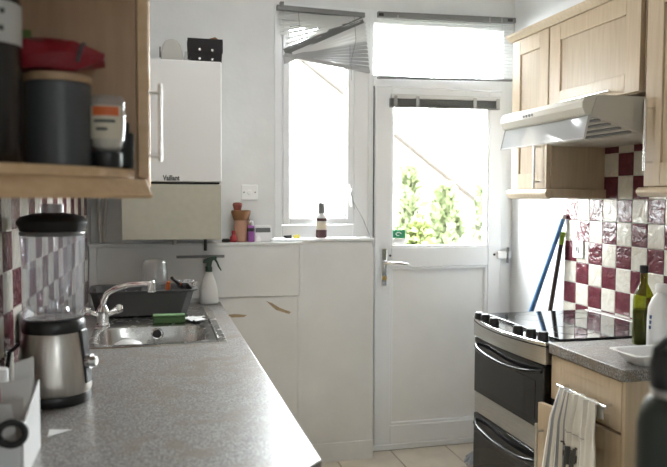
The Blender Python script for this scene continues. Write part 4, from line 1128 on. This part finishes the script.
# right base unit and worktop
UY0, UY1 = 1.926, 2.338
un = thing('base_cabinet', 'maple base cabinet with a drawer between the cooker and worktop end', 'cabinet', (1.75, 2.13, 0))
MB().box(1.456, XR - .012, UY0, UY1, .10, .859).build('body', 'carcass', un, bevel=.001)
MB().box(1.49, XR - .02, UY0 + .004, UY1 - .004, 0, .0995).build('plinth', 'maple', un)
MB().box(1.434, XR - .012, 1.908, UY0 - .001, 0, .859).build('end_panel', 'maple', un, bevel=.0015)
dw = MB().ring_frame('x', UY0 + .002, UY1 - .002, .692, .855, .062, 1.434, 1.4555, wz=.038).build('drawer_front', 'maple', un, bevel=.0012)
MB().box(1.4355, 1.450, UY0 + .063, UY1 - .063, .729, .818).build('drawer_panel', 'maple', dw)
RZ = .768; RXX = 1.398
MB().cyl((RXX, 1.955, RZ), (RXX, 2.235, RZ), .006, n=14).cyl((RXX, 1.975, RZ), (1.434, 1.975, RZ), .005, n=12).cyl((RXX, 2.222, RZ), (1.434, 2.222, RZ), .005, n=12).build('rail_handle', 'chrome', dw)
# door standing ajar, hinged at the near side
hy, hx_ = UY0 + .004, 1.4545
ang = math.radians(8.5)
u_ = Vector((-math.sin(ang), math.cos(ang), 0)); n_ = Vector((-math.cos(ang), -math.sin(ang), 0))
o_ = Vector((hx_, hy, 0))
def dbox(a0, a1, n0, n1, z0, z1, mb):
    q_ = [o_ + u_ * a + n_ * b for a, b in ((a0, n0), (a1, n0), (a1, n1), (a0, n1))]
    return mb.hexa([v + Vector((0, 0, z0)) for v in q_] + [v + Vector((0, 0, z1)) for v in q_])
W_ = .404
mb = MB(); dbox(0, .07, 0, .02, .115, .683, mb); dbox(W_ - .07, W_, 0, .02, .115, .683, mb); dbox(.07, W_ - .07, 0, .02, .115, .185, mb); dbox(.07, W_ - .07, 0, .02, .613, .683, mb)
dd = mb.build('door', 'maple', un, bevel=.0015)
dbox(.068, W_ - .068, .004, .012, .183, .615, MB()).build('door_panel', 'maple_panel', dd)
hp_ = o_ + u_ * (W_ - .03) + n_ * .05
MB().cyl(hp_ + Vector((0, 0, .40)), hp_ + Vector((0, 0, .615)), .006, n=14).cyl(hp_ + Vector((0, 0, .43)), hp_ - n_ * .03 + Vector((0, 0, .43)), .0045, n=10).cyl(hp_ + Vector((0, 0, .585)), hp_ - n_ * .03 + Vector((0, 0, .585)), .0045, n=10).build('handle', 'steel', dd)
MB().box(1.424, XR - .012, 1.902, 2.3435, .8602, .90).build('worktop', 'laminate', None, bevel=.004, seg=3, label='short grey speckled worktop at the near side of the cooker', cat='worktop')

# tea towel over the rail
NSx, NT = 40, 34
def tsurf(s, t):
    """s 0..1 from the far to the near edge, t -0.3..1 from the back hem over the rail to the front hem"""
    if t < 0:
        z = RZ + .008 + t * .55 * .35; x_ = RXX + .012 + .004 * math.sin(s * 19)
        yy = 2.185 - .20 * s
        return Vector((x_, yy, min(z, RZ + .004)))
    k = t
    z = RZ + .011 - .43 * k
    far = 2.190 + .055 * k ** .8; near = 1.967 - .03 * k ** .6
    yy = far + (near - far) * s
    fold = (.016 * math.sin(s * 24 + 1.5 * k) + .006 * math.sin(s * 47 + 2)) * (1 - .75 * max(0, min(1, (s - .35) / .25)) * min(1, k * 3)) + .012 * math.exp(-((s - .30 + .25 * k) / .09) ** 2)
    x_ = RXX - .012 - .018 * min(1, k * 4) - abs(fold) - .012 * k
    return Vector((x_, yy, z))
tm = MB(); ts = [-.3 + 1.3 * j / NT for j in range(NT + 1)]
for i in range(NSx + 1):
    for j in range(NT + 1): tm.v.append(tsurf(i / NSx, ts[j]))
# the turn over the rail
for i in range(NSx):
    for j in range(NT): tm.f.append([i * (NT + 1) + j, (i + 1) * (NT + 1) + j, (i + 1) * (NT + 1) + j + 1, i * (NT + 1) + j + 1])
tw = thing('tea_towel', 'off white striped tea towel hanging over the drawer rail', 'towel', (RXX, 2.14, .33))
cloth = tm.build('cloth', 'towel', tw)
uvl = cloth.data.uv_layers.new(name='UVMap')
for lp_ in cloth.data.loops:
    vi = lp_.vertex_index; uvl.data[lp_.index].uv = ((vi // (NT + 1)) / NSx, (vi % (NT + 1)) / NT)
sm = cloth.modifiers.new('thickness', 'SOLIDIFY'); sm.thickness = .002; sm.offset = 0
art = ['##.........##.', '.##..####.##..', '..##########..', '...#########..', '..###########.', '.############.', '.############.', '.############.', '..##########..', '...########...', '...########...', '...###..##....', '...###..##....', '..####..###...']
pr = MB()
for r_, row in enumerate(art):
    for c_i, ch in enumerate(row):
        if ch == '#':
            s0, s1 = .32 + .34 * c_i / 14, .32 + .34 * (c_i + 1) / 14; t0, t1 = .40 + .21 * r_ / 14, .40 + .21 * (r_ + 1) / 14
            pr.add([tsurf(s0, t0) - Vector((.0045, 0, 0)), tsurf(s1, t0) - Vector((.0045, 0, 0)), tsurf(s1, t1) - Vector((.0045, 0, 0)), tsurf(s0, t1) - Vector((.0045, 0, 0))], [(0, 1, 2, 3)])
pr.build('animal_print', 'ink', tw, label='black animal silhouette printed on the towel')
pl = MB()
for k in range(10):
    s0, s1 = .36 + .045 * k, .36 + .045 * (k + 1)
    pl.add([tsurf(s0, .30) - Vector((.0045, 0, 0)), tsurf(s1, .30) - Vector((.0045, 0, 0)), tsurf(s1, .308) - Vector((.0045, 0, 0)), tsurf(s0, .308) - Vector((.0045, 0, 0))], [(0, 1, 2, 3)])
pl.build('printed_line', 'slat_grey', tw)

# bottles and tray on the right worktop
c = (1.745, 2.235, .9006)
t = thing('oil_bottle', 'green glass oil bottle with a black cap beside the hob', 'bottle', c)
MB().lathe([(.033, 0), (.036, .004), (.036, .165), (.033, .185), (.020, .212), (.0135, .225), (.0135, .262), (.0, .263)], c, 28).build('bottle', 'oil_glass', t)
MB().lathe([(.030, .004), (.0335, .006), (.0335, .13), (0, .131)], c, 24).build('oil', 'dark_liquid', t)
MB().lathe([(.0145, .2632), (.0155, .264), (.0155, .288), (.013, .291)], c, 18).build('cap', 'soft_black', t)
c = (1.712, 2.100, .9006)
t = thing('detergent_bottle', 'white plastic detergent bottle in front of the green bottle', 'bottle', c)
MB().lathe([(.046, 0), (.050, .005), (.050, .12), (.047, .16), (.034, .19), (.021, .205), (.018, .21)], c, 32, sy=.7).build('bottle', 'white_plastic', t)
MB().lathe([(.019, .2102), (.021, .213), (.021, .235), (.018, .24)], c, 20).build('cap', 'white_plastic', t)
for k in range(3):
    a = math.radians(-172 + 5 * k)
    MB().box(c[0] - .0515 + .001 * k, c[0] - .049 + .0015 * k, c[1] - .012, c[1] - .004, c[2] + .085 + .018 * k, c[2] + .097 + .018 * k).build('label_print', 'blue_ink', t)
# tray
tr_ = MB(); z0 = .9008
def tl_(x0, x1, y0, y1, z, c_=.015): return rloop(x0, x1, y0, y1, z, c_)
L = [tl_(1.500, 1.76, 1.925, 2.015, z0), tl_(1.477, 1.788, 1.906, 2.04, z0 + .034), tl_(1.462, 1.80, 1.892, 2.052, z0 + .036), tl_(1.462, 1.80, 1.892, 2.052, z0 + .040), tl_(1.479, 1.786, 1.908, 2.038, z0 + .039), tl_(1.502, 1.758, 1.927, 2.013, z0 + .004)]
tr_.v = [Vector(p) for l in L for p in l]
tr_.f = [[i * 8 + k, i * 8 + (k + 1) % 8, (i + 1) * 8 + (k + 1) % 8, (i + 1) * 8 + k] for i in range(5) for k in range(8)] + [[k for k in range(8)][::-1], [40 + k for k in range(8)]]
tr_.build('food_tray', 'white_plastic', None, bevel=.0015, label='empty white plastic food tray on the short worktop', cat='tray')
# socket on the tiles
sk_ = thing('wall_socket', 'white single socket on the checkered tiles above the hob', 'socket', (XR - .012, 3.10, 1.14))
MB().box(XR - .018, XR - .0092, 3.055, 3.14, 1.142, 1.228).build('plate', 'white_plastic', sk_, bevel=.003)
MB().box(XR - .023, XR - .0182, 3.085, 3.11, 1.17, 1.20).build('rocker', 'white_plastic', sk_, bevel=.002)
MB().box(XR - .0245, XR - .0232, 3.093, 3.101, 1.176, 1.197).build('indicator', 'ink', sk_)

# mop and broom leaning in the gap
top = P(563, 219, X=2.025); foot = Vector((1.725, 3.47, .07))
t = thing('floor_mop', 'mop with a blue handle leaning on the right wall', 'mop', (foot.x, foot.y, 0))
MB().cyl(top, foot, .0125, .0125, 14).build('handle', 'blue_handle', t)
ax = (top - foot).normalized()
MB().cyl(top + ax * .001, top + ax * .025, .0135, .010, 14).build('end_cap', 'white_plastic', t)
MB().lathe([(.035, .05), (.03, .075), (.018, .10)], (foot.x, foot.y, 0), 16).build('mop_head', 'blue_handle', t)
st_ = MB(); rnd = random.Random(3)
for k in range(60):
    a = rnd.uniform(0, 6.283); r_ = rnd.uniform(.05, .11)
    st_.tube([(foot.x + .02 * math.cos(a), foot.y + .02 * math.sin(a), .06), (foot.x + r_ * .6 * math.cos(a), foot.y + r_ * .6 * math.sin(a), .045), (foot.x + r_ * math.cos(a + .2), foot.y + r_ * math.sin(a + .2), .007)], .006, 6)
st_.build('mop_strands', 'mop_strand', t, kind='stuff')
p1, p2 = P(563, 232, X=2.028), P(550.5, 308, Y=3.29)
dirv = (p2 - p1); foot = p1 + dirv * ((p1.z - .05) / -dirv.z)
t = thing('floor_broom', 'broom with a dark handle and lime green tip leaning on the right wall', 'broom', (foot.x, foot.y, 0))
MB().cyl(p1 + dirv * .16, foot, .0115, .0115, 14).build('handle', 'dark_brown', t)
MB().cyl(p1, p1 + dirv * .16, .0125, .0125, 14).build('handle_tip', 'lime', t)
MB().box(foot.x - .12, foot.x + .05, foot.y - .03, foot.y + .03, .05, .085).build('broom_head', 'dark_brown', t, bevel=.006)
MB().hexa([(foot.x - .125, foot.y - .035, 0.0005), (foot.x + .055, foot.y - .035, 0.0005), (foot.x + .055, foot.y + .035, 0.0005), (foot.x - .125, foot.y + .035, 0.0005), (foot.x - .118, foot.y - .026, .0495), (foot.x + .048, foot.y - .026, .0495), (foot.x + .048, foot.y + .026, .0495), (foot.x - .118, foot.y + .026, .0495)]).build('bristles', 'soft_black', t)

# breakfast bar just below the picture, with the flask on it
bb = thing('breakfast_bar', 'grey speckled breakfast bar in the near right corner', 'table', (1.25, .7, 0))
MB().box(.47, XR - .004, .45, .95, .874, .914).build('top', 'laminate', bb, bevel=.004)
MB().box(.60, .63, .50, .90, 0, .8735).build('leg_panel', 'maple', bb)
MB().box(1.85, 1.88, .50, .90, 0, .8735).build('leg_panel', 'maple', bb)
c = (.620, .737, .9146)
t = thing('drinks_flask', 'dark green metal flask with a black lid in the near right corner', 'flask', c)
MB().lathe([(.036, 0), (.0395, .004), (.0395, .240), (.037, .257), (.030, .271), (.024, .277)], c, 40).build('body', 'flask_green', t)
MB().lathe([(.0235, .2772), (.0245, .279), (.0245, .286), (.0235, .287)], c, 32).build('neck_ring', 'steel', t)
MB().lathe([(.0255, .2873), (.0265, .290), (.0265, .318), (.022, .334), (.010, .336)], c, 32).build('lid', 'black_plastic', t)
MB().tube([(c[0] - .020, c[1] + .004, c[2] + .318), (c[0] - .019, c[1] + .004, c[2] + .335), (c[0] - .010, c[1] + .002, c[2] + .345), (c[0] + .010, c[1] - .002, c[2] + .345), (c[0] + .019, c[1] - .004, c[2] + .335), (c[0] + .020, c[1] - .004, c[2] + .318)], .0065, 10).build('carry_loop', 'black_plastic', t)

# ================================================================== outside
MB().box(-14, 16, 4.06, 34, -.45, -.15).build('garden_ground', 'garden_ground', None, kind='structure')
A, Bp = P(400, 130, Y=13), P(482, 197, Y=13)
sl = (Bp.z - A.z) / (Bp.x - A.x)
ax_ = A.x - 6.0; az_ = A.z - sl * 6.0
ex = Bp.x + .9; ez = Bp.z + sl * .9
hs = thing('neighbour_house', 'pale house with a sloping roof seen through the door glass', 'house', (ax_, 15, -.15))
MB().prism([(ax_ - 3, -.149), (ex - .4, -.149), (ex - .4, ez + .1), (ax_, az_ - .25), (ax_ - 3, az_ - .25 + sl * 3)], 'y', 13, 18).build('wall', 'brick_house', hs)
MB().prism([(ax_, az_), (ex, ez), (ex, ez - .18), (ax_, az_ - .18)], 'y', 12.8, 18.2).build('roof', 'roof_tile', hs)
MB().prism([(ax_, az_), (ax_ - 3.4, az_ + sl * 3.4), (ax_ - 3.4, az_ + sl * 3.4 - .18), (ax_, az_ - .18)], 'y', 12.8, 18.2).build('roof', 'roof_tile', hs)
MB().box(P(468, 180, Y=14).x - .05, P(468, 180, Y=14).x + .05, 20, 20.1, -.15, P(468, 138, Y=20).z).f

def shrub(name, label, px0, px1, ytop, Y, n_, m_, size, seed, spiky=False):
    rnd = random.Random(seed)
    a, b = P(px0, 220, Y=Y).x, P(px1, 220, Y=Y).x; zt = P((px0 + px1) / 2, ytop, Y=Y).z; zb = -.15
    cx_ = (a + b) / 2; rx = (b - a) / 2
    t_ = thing(name, label, 'shrub', (cx_, Y, zb), 'garden shrubs outside the door')
    for s_ in range(4):
        xx = cx_ + rnd.uniform(-.4, .4) * rx
        MB().tube([(cx_ + (xx - cx_) * .3, Y, zb), (xx, Y + rnd.uniform(-.1, .1), zb + (zt - zb) * .75)], [.02, .008], 6).build('stem', 'stem', t_)
    mb_ = MB()
    for _ in range(n_):
        u = rnd.random(); h_ = zb + .15 + (zt - zb - .15) * (rnd.random() ** .8)
        fr = 1 - ((h_ - zb) / (zt - zb)) ** (1.2 if spiky else 2.5) * .8
        ang_ = rnd.uniform(0, 6.283); r_ = math.sqrt(rnd.random()) * fr
        if spiky: r_ *= .8 + .2 * math.sin(ang_ * 5 + h_ * 3)
        p_ = Vector((cx_ + rx * r_ * math.cos(ang_), Y + min(rx, .5) * r_ * math.sin(ang_), h_))
        d_ = Vector((rnd.uniform(-1, 1) * .6, rnd.uniform(-1, 1) * .6, rnd.uniform(.2, 1) if spiky else rnd.uniform(-.5, .8))).normalized()
        w_ = d_.cross(Vector((rnd.uniform(-1, 1), rnd.uniform(-1, 1), rnd.uniform(-1, 1)))).normalized() * size * .32
        L_ = size * rnd.uniform(.7, 1.4)
        mb_.add([p_, p_ + d_ * L_ * .5 + w_, p_ + d_ * L_, p_ + d_ * L_ * .5 - w_], [(0, 1, 2, 3)])
    mb_.build('foliage', m_, t_, smooth=False)
shrub('garden_shrub', 'tall loose spiky shrub outside the door', 388, 432, 172, 6.6, 1300, 'leaf_dark', .11, 11, True)
shrub('garden_shrub', 'broad mid height shrub beside the spiky one', 408, 478, 190, 8.2, 2200, 'leaf_dark', .12, 12, True)
shrub('garden_shrub', 'low bright green shrub close to the door glass', 396, 446, 226, 5.4, 1500, 'leaf_bright', .075, 13)
shrub('garden_shrub', 'small shrub at the right edge of the door glass', 462, 498, 188, 7.4, 800, 'leaf_dark', .08, 14, True)
